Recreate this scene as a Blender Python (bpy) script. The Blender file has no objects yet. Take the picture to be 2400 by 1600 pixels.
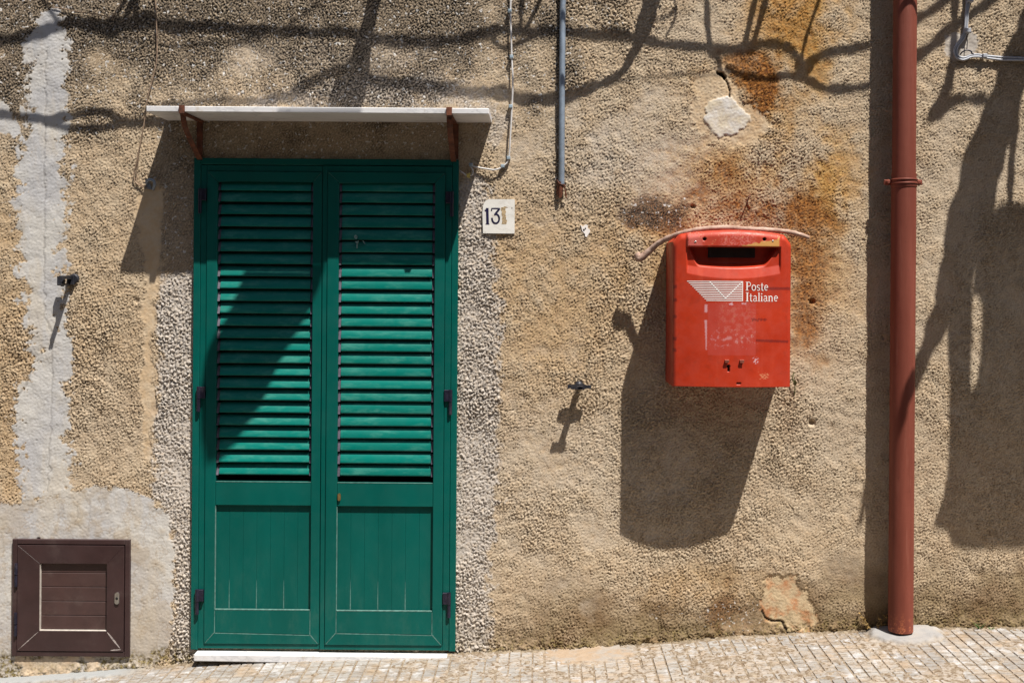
import bpy, bmesh, math, random
import numpy as np
from mathutils import Vector

# ------------------------------------------------------------------ camera, world, sun
sc = bpy.context.scene
U = 1.0 / 550.0            # one unit "u" = one photo pixel on the wall plane
D = 2700.0                 # camera distance from the wall in u
H0 = 1.60                  # camera height
ROLL = 0.0073
cam_d = bpy.data.cameras.new("camera")
cam = bpy.data.objects.new("camera", cam_d)
sc.collection.objects.link(cam)
sc.camera = cam
cam.location = (0, -D * U, H0)
cam.rotation_euler = (math.radians(90), -ROLL, 0)
cam_d.lens = 36.0 * D / 2400.0
cam_d.shift_x = -70.0 / 2400.0
cam_d.shift_y = -150.0 / 2400.0
cam_d.clip_start = 0.05
cam_d.clip_end = 800

SX, SZ = 0.753, 2.48       # towards the sun, per unit away from the wall
elev = math.atan(SZ / math.hypot(SX, 1.0))
w = bpy.data.worlds.new("World")
sc.world = w
w.use_nodes = True
wn = w.node_tree.nodes
wl = w.node_tree.links
bg = wn["Background"]
sky = wn.new("ShaderNodeTexSky")
sky.sky_type = 'NISHITA'
sky.sun_disc = False
sky.sun_elevation = elev
sky.sun_rotation = math.pi - math.atan2(SX, 1.0)
sky.air_density = 1.0
sky.dust_density = 1.5
wl.new(sky.outputs[0], bg.inputs[0])
bg.inputs[1].default_value = 0.05
sun_d = bpy.data.lights.new("sun", 'SUN')
sun = bpy.data.objects.new("sun", sun_d)
sc.collection.objects.link(sun)
sun_d.energy = 5.0
sun_d.angle = math.radians(0.53)
sun_d.color = (1.0, 0.94, 0.85)
sun.rotation_euler = Vector((SX, -1.0, SZ)).to_track_quat('Z', 'Y').to_euler()
sc.view_settings.view_transform = 'Standard'
sc.view_settings.look = 'None'
sc.view_settings.exposure = 0.72
sc.view_settings.gamma = 1.0
sc.view_settings.use_curve_mapping = False

rng = np.random.default_rng(7)
random.seed(5)


# ------------------------------------------------------------------ helpers
def P(px, py, d=0.0):
    """photo pixel -> (x, d, z) in u on the plane d units in front of the wall"""
    X, Y = px - 1270.0, 650.0 - py
    s = 1.0 - d / D
    return ((X - ROLL * Y) * s, d, (Y + ROLL * X) * s)


def W(p):
    return (p[0] * U, -p[1] * U, p[2] * U + H0)


def link(name, me, parent=None, mat=None):
    o = bpy.data.objects.new(name, me)
    sc.collection.objects.link(o)
    if parent is not None:
        o.parent = parent
    if mat is not None and me is not None and not me.materials:
        me.materials.append(mat)
    return o


def tag(o, label=None, cat=None, group=None, kind=None):
    if label:
        o["label"] = label
    if cat:
        o["category"] = cat
    if group:
        o["group"] = group
    if kind:
        o["kind"] = kind
    return o


def empty(name, p, label, cat, group=None):
    o = bpy.data.objects.new(name, None)
    sc.collection.objects.link(o)
    o.location = W(p)
    o.empty_display_size = 0.05
    tag(o, label, cat, group)
    return o


class MB:
    """collects shapes in u coordinates into one mesh"""

    def __init__(s):
        s.v = []
        s.f = []
        s.smooth = []

    def add(s, vs, fs, smooth=False):
        n = len(s.v)
        s.v += [tuple(v) for v in vs]
        for f in fs:
            s.f.append(tuple(i + n for i in f))
            s.smooth.append(smooth)

    def box(s, x0, x1, d0, d1, z0, z1, b=0.0):
        if b <= 0:
            vs = [(x0, d0, z0), (x1, d0, z0), (x1, d1, z0), (x0, d1, z0),
                  (x0, d0, z1), (x1, d0, z1), (x1, d1, z1), (x0, d1, z1)]
            s.add(vs, [(0, 1, 2, 3), (4, 7, 6, 5), (0, 4, 5, 1), (1, 5, 6, 2), (2, 6, 7, 3), (3, 7, 4, 0)])
            return
        # box with chamfered front edges (front = d1)
        vs = [(x0, d0, z0), (x1, d0, z0), (x1, d0, z1), (x0, d0, z1),
              (x0, d1 - b, z0), (x1, d1 - b, z0), (x1, d1 - b, z1), (x0, d1 - b, z1),
              (x0 + b, d1, z0 + b), (x1 - b, d1, z0 + b), (x1 - b, d1, z1 - b), (x0 + b, d1, z1 - b)]
        s.add(vs, [(0, 3, 2, 1), (0, 1, 5, 4), (1, 2, 6, 5), (2, 3, 7, 6), (3, 0, 4, 7),
                   (4, 5, 9, 8), (5, 6, 10, 9), (6, 7, 11, 10), (7, 4, 8, 11), (8, 9, 10, 11)])

    def tube(s, pts, r, n=10, cap=True, jit=0.0):
        pts = [Vector(p) for p in pts]
        rs = r if hasattr(r, '__len__') else [r] * len(pts)
        rings = []
        up = None
        for i, p in enumerate(pts):
            a = pts[max(i - 1, 0)]
            b = pts[min(i + 1, len(pts) - 1)]
            t = (b - a).normalized()
            if up is None:
                up = Vector((0, 1, 0)) if abs(t.y) < 0.9 else Vector((1, 0, 0))
            up = (up - t * up.dot(t)).normalized()
            q = t.cross(up)
            ring = []
            for k in range(n):
                th = 2 * math.pi * k / n
                rr = rs[i] * (1 + (random.uniform(-jit, jit) if jit else 0))
                ring.append(p + (up * math.cos(th) + q * math.sin(th)) * rr)
            rings.append(ring)
        vs = [v for ring in rings for v in ring]
        fs = []
        for i in range(len(pts) - 1):
            for k in range(n):
                k2 = (k + 1) % n
                fs.append((i * n + k, i * n + k2, (i + 1) * n + k2, (i + 1) * n + k))
        s.add(vs, fs, True)
        if cap:
            s.add(rings[0], [tuple(range(n))[::-1]])
            s.add(rings[-1], [tuple(range(n))])

    def prism(s, poly, d0, d1):
        """poly: list of (x,z) ; extruded from depth d0 to d1 (caps triangulated through ngon)"""
        n = len(poly)
        vs = [(x, d0, z) for x, z in poly] + [(x, d1, z) for x, z in poly]
        fs = [tuple(range(n))[::-1], tuple(range(n, 2 * n))]
        for i in range(n):
            j = (i + 1) % n
            fs.append((i, j, n + j, n + i))
        s.add(vs, fs)

    def lathe_y(s, cx, cz, prof, n=20):
        """prof: list of (radius, depth), axis along the depth direction"""
        vs = []
        for r, d in prof:
            for k in range(n):
                th = 2 * math.pi * k / n
                vs.append((cx + r * math.cos(th), d, cz + r * math.sin(th)))
        fs = []
        for i in range(len(prof) - 1):
            for k in range(n):
                k2 = (k + 1) % n
                fs.append((i * n + k, i * n + k2, (i + 1) * n + k2, (i + 1) * n + k))
        s.add(vs, fs, True)
        s.add([vs[(len(prof) - 1) * n + k] for k in range(n)], [tuple(range(n))])

    def mesh(s, name, origin=(0, 0, 0), recalc=True):
        me = bpy.data.meshes.new(name)
        ox, od, oz = origin
        me.from_pydata([((v[0] - ox) * U, -(v[1] - od) * U, (v[2] - oz) * U) for v in s.v], [], s.f)
        me.polygons.foreach_set("use_smooth", s.smooth)
        if recalc:
            bm = bmesh.new()
            bm.from_mesh(me)
            bmesh.ops.recalc_face_normals(bm, faces=bm.faces)
            bm.to_mesh(me)
            bm.free()
        me.update()
        return me

    def obj(s, name, mat, parent=None, origin=None, recalc=True):
        if origin is None:
            if parent is not None:
                origin = ((parent.matrix_world_u))if False else POS[parent.name]
            else:
                origin = (0, 0, 0)
        me = s.mesh(name, origin, recalc)
        o = link(name, me, parent, mat)
        if parent is None:
            o.location = W(origin)
        POS[o.name] = origin
        return o


POS = {}


def thing(name, p, label, cat, group=None):
    o = empty(name, p, label, cat, group)
    POS[o.name] = p
    return o


def smooth_pts(pts, n=6):
    """Catmull-Rom through tuples of any length"""
    out = []
    P_ = [np.array(p, float) for p in pts]
    P_ = [2 * P_[0] - P_[1]] + P_ + [2 * P_[-1] - P_[-2]]
    for i in range(1, len(P_) - 2):
        for k in range(n):
            t = k / n
            a, b, c, d = P_[i - 1], P_[i], P_[i + 1], P_[i + 2]
            out.append(0.5 * (2 * b + (c - a) * t + (2 * a - 5 * b + 4 * c - d) * t * t + (3 * b - a - 3 * c + d) * t ** 3))
    out.append(P_[-2])
    return out


# ------------------------------------------------------------------ materials
def newmat(name):
    m = bpy.data.materials.new(name)
    m.use_nodes = True
    nt = m.node_tree
    return m, nt, nt.nodes, nt.links, nt.nodes["Principled BSDF"]


class NG:
    def __init__(s, nt):
        s.nt = nt
        s.n = nt.nodes
        s.l = nt.links
        s.co = s.n.new("ShaderNodeTexCoord").outputs["Object"]

    def geo(s):
        s.co = s.n.new("ShaderNodeNewGeometry").outputs["Position"]

    def put(s, a, b):
        if hasattr(b, "is_output") or hasattr(b, "links"):
            s.l.new(b, a)
        else:
            a.default_value = b

    def noise(s, scale, detail=4, rough=0.55, vec=None, stretch=None):
        n = s.n.new("ShaderNodeTexNoise")
        n.inputs["Scale"].default_value = scale
        n.inputs["Detail"].default_value = detail
        n.inputs["Roughness"].default_value = rough
        v = vec or s.co
        if stretch:
            m = s.n.new("ShaderNodeMapping")
            m.inputs["Scale"].default_value = stretch
            s.l.new(v, m.inputs[0])
            v = m.outputs[0]
        s.l.new(v, n.inputs["Vector"])
        return n.outputs["Fac"]

    def voro(s, scale, feature='F1'):
        n = s.n.new("ShaderNodeTexVoronoi")
        n.feature = feature
        n.inputs["Scale"].default_value = scale
        s.l.new(s.co, n.inputs["Vector"])
        return n.outputs["Distance"]

    def ramp(s, fac, a, b, lo=0.0, hi=1.0):
        n = s.n.new("ShaderNodeMapRange")
        n.interpolation_type = 'SMOOTHSTEP'
        s.put(n.inputs[0], fac)
        n.inputs[1].default_value = a
        n.inputs[2].default_value = b
        n.inputs[3].default_value = lo
        n.inputs[4].default_value = hi
        return n.outputs[0]

    def math(s, op, a, b=0.0):
        n = s.n.new("ShaderNodeMath")
        n.operation = op
        s.put(n.inputs[0], a)
        s.put(n.inputs[1], b)
        return n.outputs[0]

    def mul(s, a, b):
        return s.math('MULTIPLY', a, b)

    def mix(s, fac, a, b, mode='MIX'):
        n = s.n.new("ShaderNodeMix")
        n.data_type = 'RGBA'
        n.blend_type = mode
        n.clamp_factor = True
        s.put(n.inputs[0], fac)
        s.put(n.inputs[6], a if hasattr(a, "links") else (*a, 1))
        s.put(n.inputs[7], b if hasattr(b, "links") else (*b, 1))
        return n.outputs[2]

    def attr(s, name):
        n = s.n.new("ShaderNodeAttribute")
        n.attribute_name = name
        return n.outputs["Fac"]

    def bump(s, h, dist=0.001, strength=1.0):
        n = s.n.new("ShaderNodeBump")
        s.put(n.inputs["Strength"], strength)
        n.inputs["Distance"].default_value = dist
        s.l.new(h, n.inputs["Height"])
        return n.outputs[0]


def simple(name, col, rough=0.5, var=0.15, scale=30, metal=0.0, spec=0.5, bump=0.0, dirt=None, dirt_amt=0.35, dscale=8, coat=0.0):
    m, nt, n, l, b = newmat(name)
    g = NG(nt)
    g.geo()
    nz = g.noise(scale, 5, 0.6)
    dark = tuple(c * (1 - var) for c in col)
    lite = tuple(min(1, c * (1 + var)) for c in col)
    c = g.mix(g.ramp(nz, 0.3, 0.7), dark, lite)
    if dirt:
        c = g.mix(g.mul(g.ramp(g.noise(dscale, 6, 0.7), 0.52, 0.72), dirt_amt), c, dirt)
    l.new(c, b.inputs["Base Color"])
    rr = g.ramp(g.noise(scale * 0.7, 4), 0.3, 0.7, max(0.02, rough - 0.08), min(1, rough + 0.1))
    l.new(rr, b.inputs["Roughness"])
    b.inputs["Metallic"].default_value = metal
    b.inputs["Specular IOR Level"].default_value = spec
    if coat:
        b.inputs["Coat Weight"].default_value = coat
        b.inputs["Coat Roughness"].default_value = 0.25
    if bump:
        l.new(g.bump(g.noise(scale * 6, 3), bump), b.inputs["Normal"])
    return m


# --- door paint with pale dust on upward facing, weathered surfaces
def door_paint():
    m, nt, n, l, b = newmat("green door paint")
    g = NG(nt)
    g.geo()
    nz = g.noise(5, 6, 0.6, stretch=(1, 1, 0.25))
    c = g.mix(g.ramp(nz, 0.3, 0.7), (0.0003, 0.074, 0.062), (0.0006, 0.090, 0.076))
    chalk = g.mul(g.ramp(g.noise(9, 7, 0.75), 0.50, 0.80), 0.16)
    c = g.mix(chalk, c, (0.03, 0.14, 0.13))
    spk = g.ramp(g.noise(170, 3, 0.5), 0.76, 0.82)
    c = g.mix(g.mul(spk, 0.35), c, (0.30, 0.40, 0.34))
    z = n.new("ShaderNodeSeparateXYZ")
    l.new(g.co, z.inputs[0])
    c = g.mix(g.mul(g.mul(g.ramp(z.outputs[2], 0.55, 0.03), g.ramp(g.noise(18, 7, .75, stretch=(1, 1, .45)), .45, .72)), .13), c, (0.12, 0.19, 0.15))
    l.new(c, b.inputs["Base Color"])
    l.new(g.ramp(g.noise(14, 5, 0.6), 0.3, 0.7, 0.36, 0.55), b.inputs["Roughness"])
    b.inputs["Specular IOR Level"].default_value = 0.20
    l.new(g.bump(g.noise(420, 2), 0.00012, 0.5), b.inputs["Normal"])
    return m


def slat_paint():
    m, nt, n, l, b = newmat("green slat paint")
    g = NG(nt)
    g.geo()
    oi = n.new("ShaderNodeObjectInfo")
    c = g.mix(oi.outputs["Random"], (0.0005, 0.122, 0.100), (0.001, 0.152, 0.126))
    dust = g.mul(g.ramp(g.noise(8, 7, 0.75, stretch=(1, 1, 3.5)), 0.45, 0.70), 0.34)
    c = g.mix(dust, c, (0.10, 0.32, 0.26))
    l.new(c, b.inputs["Base Color"])
    l.new(g.ramp(g.noise(20, 5, 0.6), 0.3, 0.7, 0.34, 0.52), b.inputs["Roughness"])
    b.inputs["Specular IOR Level"].default_value = 0.20
    return m


M = {}
M['door'] = door_paint()
M['slat'] = slat_paint()
M['lime'] = simple("limescale", (0.09, 0.19, 0.17), 0.9, 0.3, 60)
M['hinge'] = simple("hinge metal", (0.016, 0.015, 0.032), 0.38, 0.3, 60, 0.3, dirt=(0.12, 0.10, 0.12))
M['clip'] = simple("slat clip plastic", (0.06, 0.052, 0.078), 0.6, 0.3, 60)
M['black'] = simple("black recess", (0.006, 0.006, 0.006), 0.8, 0.3, 40)
M['brass'] = simple("brass lock", (0.30, 0.20, 0.08), 0.4, 0.3, 90, 0.8)
M['brown'] = simple("brown enamel", (0.036, 0.0175, 0.0180), 0.46, 0.14, 12, dirt=(0.10, 0.075, 0.070), dirt_amt=0.3, dscale=7)
M['brownworn'] = simple("worn brown enamel", (0.052, 0.026, 0.024), 0.55, 0.14, 12, dirt=(0.11, 0.08, 0.072), dirt_amt=0.4, dscale=7)
M['bead'] = simple("white bead", (0.46, 0.42, 0.38), 0.8, 0.15, 60)
M['steel'] = simple("dull steel", (0.45, 0.44, 0.42), 0.35, 0.2, 90, 0.9)
M['rustmetal'] = simple("rusty iron", (0.105, 0.030, 0.012), 0.75, 0.5, 45, 0.0, bump=0.0006, dirt=(0.045, 0.014, 0.006), dirt_amt=0.8, dscale=30)
M['hook'] = simple("black iron", (0.018, 0.019, 0.027), 0.5, 0.3, 60, 0.2, dirt=(0.07, 0.07, 0.085))
M['pipe'] = simple("downpipe paint", (0.175, 0.042, 0.025), 0.6, 0.10, 5, dirt=(0.30, 0.10, 0.065), dirt_amt=0.22, dscale=3)
def pipe_mat():
    m, nt, n, l, b = newmat("downpipe paint streaked")
    g = NG(nt)
    g.geo()
    c = g.mix(g.ramp(g.noise(4, 6, .6, stretch=(5, 5, .5)), .35, .65), (0.150, 0.036, 0.022), (0.190, 0.050, 0.032))
    c = g.mix(g.mul(g.ramp(g.noise(9, 7, .7, stretch=(6, 6, .35)), .55, .7), .35), c, (0.27, 0.10, 0.07))
    c = g.mix(g.mul(g.ramp(g.noise(60, 5, .7), .62, .70), .5), c, (0.08, 0.025, 0.015))
    z = n.new("ShaderNodeSeparateXYZ")
    l.new(g.co, z.inputs[0])
    low = g.ramp(z.outputs[2], 0.24, 0.13)
    c = g.mix(g.mul(low, g.ramp(g.noise(70, 5, .7), .5, .62)), c, (0.36, 0.11, 0.05))
    l.new(c, b.inputs["Base Color"])
    b.inputs["Roughness"].default_value = 0.6
    b.inputs["Specular IOR Level"].default_value = 0.3
    l.new(g.bump(g.noise(14, 4), 0.002, .5), b.inputs["Normal"])
    return m


M['pipe'] = pipe_mat()
M['galv'] = simple("galvanised conduit", (0.21, 0.26, 0.33), 0.55, 0.22, 18, 0.35, dirt=(0.34, 0.28, 0.20), dirt_amt=0.6, dscale=12)
M['cable'] = simple("white cable", (0.55, 0.54, 0.54), 0.5, 0.12, 60)
M['clipblue'] = simple("blue grey cable clip", (0.24, 0.31, 0.37), 0.55, 0.15, 60)
M['greycable'] = simple("grey cable", (0.37, 0.39, 0.44), 0.55, 0.12, 60)
M['twine'] = simple("brown twine", (0.21, 0.145, 0.10), 0.9, 0.35, 60)
M['yellow'] = simple("yellow connector", (0.55, 0.45, 0.12), 0.5, 0.1, 60)
M['bark'] = simple("vine bark", (0.10, 0.075, 0.055), 0.95, 0.5, 60, bump=0.001)
M['cloth'] = simple("faded cloth", (0.16, 0.13, 0.10), 0.95, 0.3, 20)  # surface of the added shadow-casting sheets
M['slotshade'] = simple("black slot shade", (0.010, 0.006, 0.004), 0.9, 0.4, 60)
M['navy'] = simple("navy enamel", (0.012, 0.010, 0.040), 0.4, 0.2, 60)
M['white'] = simple("white print", (0.78, 0.74, 0.72), 0.55, 0.06, 60)
M['plaque_stain'] = simple("bare mortar stain", (0.36, 0.27, 0.16), 0.9, 0.55, 120)
M['leaf'] = simple("green leaf", (0.045, 0.14, 0.018), 0.6, 0.3, 60)
M['dry'] = simple("dry weed", (0.26, 0.17, 0.06), 0.9, 0.4, 60)


def marble(name, base, vein, amt=0.6):
    m, nt, n, l, b = newmat(name)
    g = NG(nt)
    g.geo()
    v = g.noise(6, 8, 0.65, stretch=(1, 1, 3))
    c = g.mix(g.ramp(v, 0.35, 0.7), base, tuple(x * 0.88 for x in base))
    ve = g.ramp(g.math('ABSOLUTE', g.math('SUBTRACT', g.noise(3.5, 7, 0.6, stretch=(1, 1, 2)), 0.5)), 0.0, 0.025, amt, 0.0)
    c = g.mix(ve, c, vein)
    d = g.mul(g.ramp(g.noise(24, 6, 0.7), 0.55, 0.75), 0.45)
    c = g.mix(d, c, (0.42, 0.32, 0.20))
    l.new(c, b.inputs["Base Color"])
    b.inputs["Roughness"].default_value = 0.5
    l.new(g.bump(g.noise(200, 3), 0.0004, 0.5), b.inputs["Normal"])
    return m


M['marble'] = marble("white marble", (0.66, 0.66, 0.68), (0.36, 0.37, 0.40), 0.4)
M['plaque'] = marble("marble number plate", (0.72, 0.71, 0.68), (0.42, 0.40, 0.36), 0.25)


def stick_mat():
    m, nt, n, l, b = newmat("bare stick")
    g = NG(nt)
    g.geo()
    c = g.mix(g.ramp(g.noise(25, 6, 0.7), 0.3, 0.7), (0.27, 0.165, 0.12), (0.50, 0.36, 0.295))
    c = g.mix(g.ramp(g.noise(60, 4, 0.6), 0.66, 0.72), c, (0.06, 0.035, 0.025))
    l.new(c, b.inputs["Base Color"])
    b.inputs["Roughness"].default_value = 0.85
    l.new(g.bump(g.noise(120, 4), 0.0008), b.inputs["Normal"])
    return m


M['stick'] = stick_mat()


# ------------------------------------------------------------------ noise fields and shape masks
def bandnoise(nz, nx, lam, width=0.45, seed=0):
    r = np.random.default_rng(seed)
    f = np.fft.rfft2(r.standard_normal((nz, nx)))
    ky = np.fft.fftfreq(nz)[:, None]
    kx = np.fft.rfftfreq(nx)[None, :]
    k = np.sqrt(kx * kx + ky * ky) + 1e-9
    k0 = 1.0 / lam
    f *= np.exp(-(np.log(k / k0) / width) ** 2)
    o = np.fft.irfft2(f, s=(nz, nx))
    return (o / o.std()).astype(np.float32)


def lownoise(nz, nx, lam, seed=0, power=1.6):
    r = np.random.default_rng(seed)
    f = np.fft.rfft2(r.standard_normal((nz, nx)))
    ky = np.fft.fftfreq(nz)[:, None]
    kx = np.fft.rfftfreq(nx)[None, :]
    k = np.sqrt(kx * kx + ky * ky)
    f *= 1.0 / (1.0 + (k * lam) ** 2) ** (power / 1.0)
    o = np.fft.irfft2(f, s=(nz, nx))
    o -= o.mean()
    return (o / o.std()).astype(np.float32)


def sstep(x, a, b):
    t = np.clip((x - a) / (b - a), 0, 1)
    return t * t * (3 - 2 * t)


def sdf(poly, X, Z):
    """signed distance (positive inside) of a polygon, arrays X,Z"""
    inside = np.zeros(X.shape, bool)
    dmin = np.full(X.shape, 1e9, np.float32)
    n = len(poly)
    for i in range(n):
        x0, z0 = poly[i]
        x1, z1 = poly[(i + 1) % n]
        ex, ez = x1 - x0, z1 - z0
        L2 = ex * ex + ez * ez + 1e-9
        t = np.clip(((X - x0) * ex + (Z - z0) * ez) / L2, 0, 1)
        d = (X - x0 - t * ex) ** 2 + (Z - z0 - t * ez) ** 2
        dmin = np.minimum(dmin, d)
        c = ((z0 > Z) != (z1 > Z)) & (X < (x1 - x0) * (Z - z0) / ((z1 - z0) if z1 != z0 else 1e-9) + x0)
        inside ^= c
    d = np.sqrt(dmin)
    return np.where(inside, d, -d)


def pp(pts):
    """photo pixels -> wall (x,z) polygon"""
    return [(P(a, b)[0], P(a, b)[2]) for a, b in pts]


def grid_mesh(name, V, nz, nx, attrs, smooth=True):
    """V: (nz*nx,3) float array in metres"""
    me = bpy.data.meshes.new(name)
    me.vertices.add(nz * nx)
    me.vertices.foreach_set("co", V.astype(np.float32).ravel())
    i = np.arange((nz - 1) * (nx - 1))
    r, c = i // (nx - 1), i % (nx - 1)
    a = r * nx + c
    q = np.stack([a, a + 1, a + nx + 1, a + nx], 1).astype(np.int32)
    nf = len(q)
    me.loops.add(nf * 4)
    me.loops.foreach_set("vertex_index", q.ravel())
    me.polygons.add(nf)
    me.polygons.foreach_set("loop_start", np.arange(0, nf * 4, 4, dtype=np.int32))
    me.polygons.foreach_set("use_smooth", np.full(nf, smooth))
    for k, arr in attrs.items():
        at = me.attributes.new(k, 'FLOAT', 'POINT')
        at.data.foreach_set("value", arr.astype(np.float32).ravel())
    me.update()
    return me


# ------------------------------------------------------------------ ground height along the wall
GX = [-5000, -1270, -1030, -800, -500, -210, 80, 270, 430, 730, 930, 1130, 5000, 90000]
GZ = [-1120, -953, -934, -908, -889, -882, -869, -856, -840, -822, -815, -811, -730, -730]


def zg(x):
    return np.interp(x, GX, GZ)


# ------------------------------------------------------------------ the wall
def build_wall():
    st = 2.25
    cx = np.arange(-1335, 1195 + st, st)
    cz = np.arange(-975, 700 + st, st)

    def ext(lo, hi):
        out, s, x = [], 6.0, 0.0
        L = hi
        while x < L:
            x += s
            s *= 1.35
            out.append(x)
        return np.array(out)
    ex = ext(0, 4200)
    ez = ext(0, 2000)
    xs = np.concatenate([cx[0] - ex[::-1], cx, cx[-1] + ex])
    zs = np.concatenate([[-1250, -1100, -1020], cz, cz[-1] + ez])
    nx, nz = len(xs), len(zs)
    X, Z = np.meshgrid(xs.astype(np.float32), zs.astype(np.float32))
    iX = np.clip(np.searchsorted(cx, xs), 0, len(cx) - 1)
    iZ = np.clip(np.searchsorted(cz, zs), 0, len(cz) - 1)
    # outside the fine area wrap around so that the colours go on instead of smearing
    far = np.arange(nx)
    iX = np.where((xs < cx[0]) | (xs > cx[-1]), (far * 97) % len(cx), iX)
    NZ, NX = len(cz), len(cx)

    def N(a):
        return a[np.ix_(iZ, iX)]
    u = 1 / st
    f8 = N(bandnoise(NZ, NX, 6.6 * u, 0.7, 1))
    f13 = N(bandnoise(NZ, NX, 10.5 * u, 0.8, 2))
    f5 = N(bandnoise(NZ, NX, 5.2 * u, 0.5, 3))
    f30 = N(bandnoise(NZ, NX, 34 * u, 0.5, 4))
    f300 = N(lownoise(NZ, NX, 260 * u, 5))
    f120 = N(lownoise(NZ, NX, 90 * u, 6))
    fed = N(bandnoise(NZ, NX, 26 * u, 0.6, 8)) * 3.0 + f13 * 1.6 + N(bandnoise(NZ, NX, 70 * u, 0.5, 9)) * 3.5
    # photo-like coordinates on the wall (undo the roll)
    px = X + ROLL * Z + 1270
    py = 650 - (Z - ROLL * X)

    def mask(pts, w=3.0, rag=1.0, bb=60):
        poly = pp(pts)
        ax = [p[0] for p in poly]
        az = [p[1] for p in poly]
        m = np.zeros(X.shape, np.float32)
        ci = np.where((xs > min(ax) - bb) & (xs < max(ax) + bb))[0]
        ri = np.where((zs > min(az) - bb) & (zs < max(az) + bb))[0]
        if len(ci) == 0 or len(ri) == 0:
            return m
        sl = np.ix_(ri, ci)
        m[sl] = sstep(sdf(poly, X[sl], Z[sl]) + rag * fed[sl], -w, w)
        return m

    def blob(cx_, cy_, rx, ry, soft=1.0, nse=0.5):
        r = np.sqrt(((px - cx_) / rx) ** 2 + ((py - cy_) / ry) ** 2)
        return np.clip(sstep(-(r + nse * 0.35 * f120 + nse * 0.12 * f30), -1.0 - 0.5 * soft, -1.0 + 0.7 * soft), 0, 1)

    # --- smooth cement strip and the round-shouldered patch round the meter box
    strip = mask([(82, 44), (112, 24), (136, 24), (153, 44), (155, 82), (158, 136), (170, 157), (153, 170), (157, 238),
                  (153, 290), (151, 375), (153, 426), (163, 460), (143, 531), (146, 636), (153, 704), (150, 766), (170, 817),
                  (163, 861), (153, 902), (158, 977), (157, 1065), (170, 1090), (166, 1160), (60, 1180), (51, 1134), (44, 1066),
                  (41, 1065), (34, 977), (41, 926), (75, 875), (85, 823), (61, 755), (65, 704), (51, 653), (54, 619), (44, 561),
                  (34, 494), (44, 426), (31, 409), (54, 341), (65, 272), (61, 136), (68, 78)], 3.0, 2.2)
    box = mask([(-100, 1180), (20, 1178), (44, 1182), (100, 1165), (163, 1150), (221, 1141), (272, 1141), (306, 1148), (351, 1165),
                (375, 1185), (392, 1212), (395, 1250), (409, 1287), (405, 1355), (409, 1407), (402, 1458), (392, 1520),
                (360, 1560), (-100, 1620)], 2.5, 0.8)
    spot = mask([(-20, 236), (10, 240), (22, 252), (28, 275), (46, 292), (48, 312), (34, 325), (10, 312), (-20, 300)], 2, 0.7)
    rnd = mask([(1652, 258), (1662, 240), (1690, 230), (1712, 230), (1738, 248), (1758, 268), (1761, 284), (1740, 302),
                (1712, 318), (1690, 322), (1668, 312), (1655, 288)], 1.8, 0.5)
    scar = mask([(1630, 175), (1690, 155), (1712, 172), (1722, 215), (1760, 240), (1790, 270), (1806, 290), (1780, 322), (1764, 345),
                 (1730, 342), (1700, 330), (1660, 330), (1634, 300), (1618, 250), (1632, 215)], 4, 1.2)
    roundp = mask([(2215, 85), (2240, 78), (2288, 80), (2292, 105), (2280, 138), (2240, 142), (2218, 130), (2212, 105)], 2, 0.6)
    crm = mask([(322, 458), (345, 440), (362, 420), (385, 450), (375, 560), (372, 640), (374, 680), (356, 700), (368, 750),
                (350, 800), (360, 860), (362, 900), (368, 960), (352, 1010), (355, 1068), (342, 1068), (338, 980), (330, 900),
                (340, 830), (336, 760), (330, 720), (346, 660), (334, 600), (316, 500)], 2.5, 0.7)
    lint = mask([(462, 285), (1075, 285), (1075, 372), (462, 372)], 8, 1.2)   # smoother render above the shutters
    lint2 = mask([(372, 285), (462, 285), (462, 640), (380, 640), (385, 450), (372, 420)], 7, 1.2)
    mend = mask([(1805, 1350), (1830, 1345), (1868, 1350), (1866, 1376), (1893, 1384), (1900, 1408), (1912, 1435), (1914, 1466),
                 (1890, 1486), (1856, 1486), (1838, 1460), (1805, 1452), (1786, 1436), (1782, 1390)], 2.2, 0.9)
    mend2 = mask([(1740, 1430), (1786, 1432), (1806, 1452), (1838, 1460), (1852, 1490), (1700, 1490), (1690, 1462)], 4, 1.2)
    sten = np.maximum.reduce([mask([(45, 1545), (180, 1532), (182, 1572), (150, 1592), (70, 1602), (40, 1580)], 3, 1.2),
                              mask([(200, 1540), (228, 1536), (244, 1572), (202, 1576)], 3, 0.9)])
    kerb = mask([(2040, 1465), (2050, 1380), (2075, 1380), (2085, 1480), (2050, 1490)], 5, 1.2) * 0
    # white-washed rougher bands beside the shutters
    wht = np.maximum.reduce([
        mask([(378, 640), (460, 640), (460, 1560), (400, 1560), (410, 1400), (405, 1300), (392, 1210), (360, 1160), (358, 1000), (372, 860), (368, 740)], 7, 1.6) * 0.92,
        mask([(1070, 430), (1105, 410), (1150, 430), (1150, 560), (1158, 640), (1182, 760), (1172, 840), (1168, 960), (1168, 1150),
              (1150, 1300), (1145, 1540), (1060, 1540)], 7, 1.6) * 0.85,
        mask([(560, 250), (700, 205), (850, 175), (1000, 178), (1090, 205), (1170, 240), (1190, 300), (1150, 330), (1120, 250)], 22, 3) * 0.6,
        blob(800, 130, 190, 40, 1.0, 1.0) * 0.25,
        blob(1420, 380, 120, 90, 1, 1) * 0.22])
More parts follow.
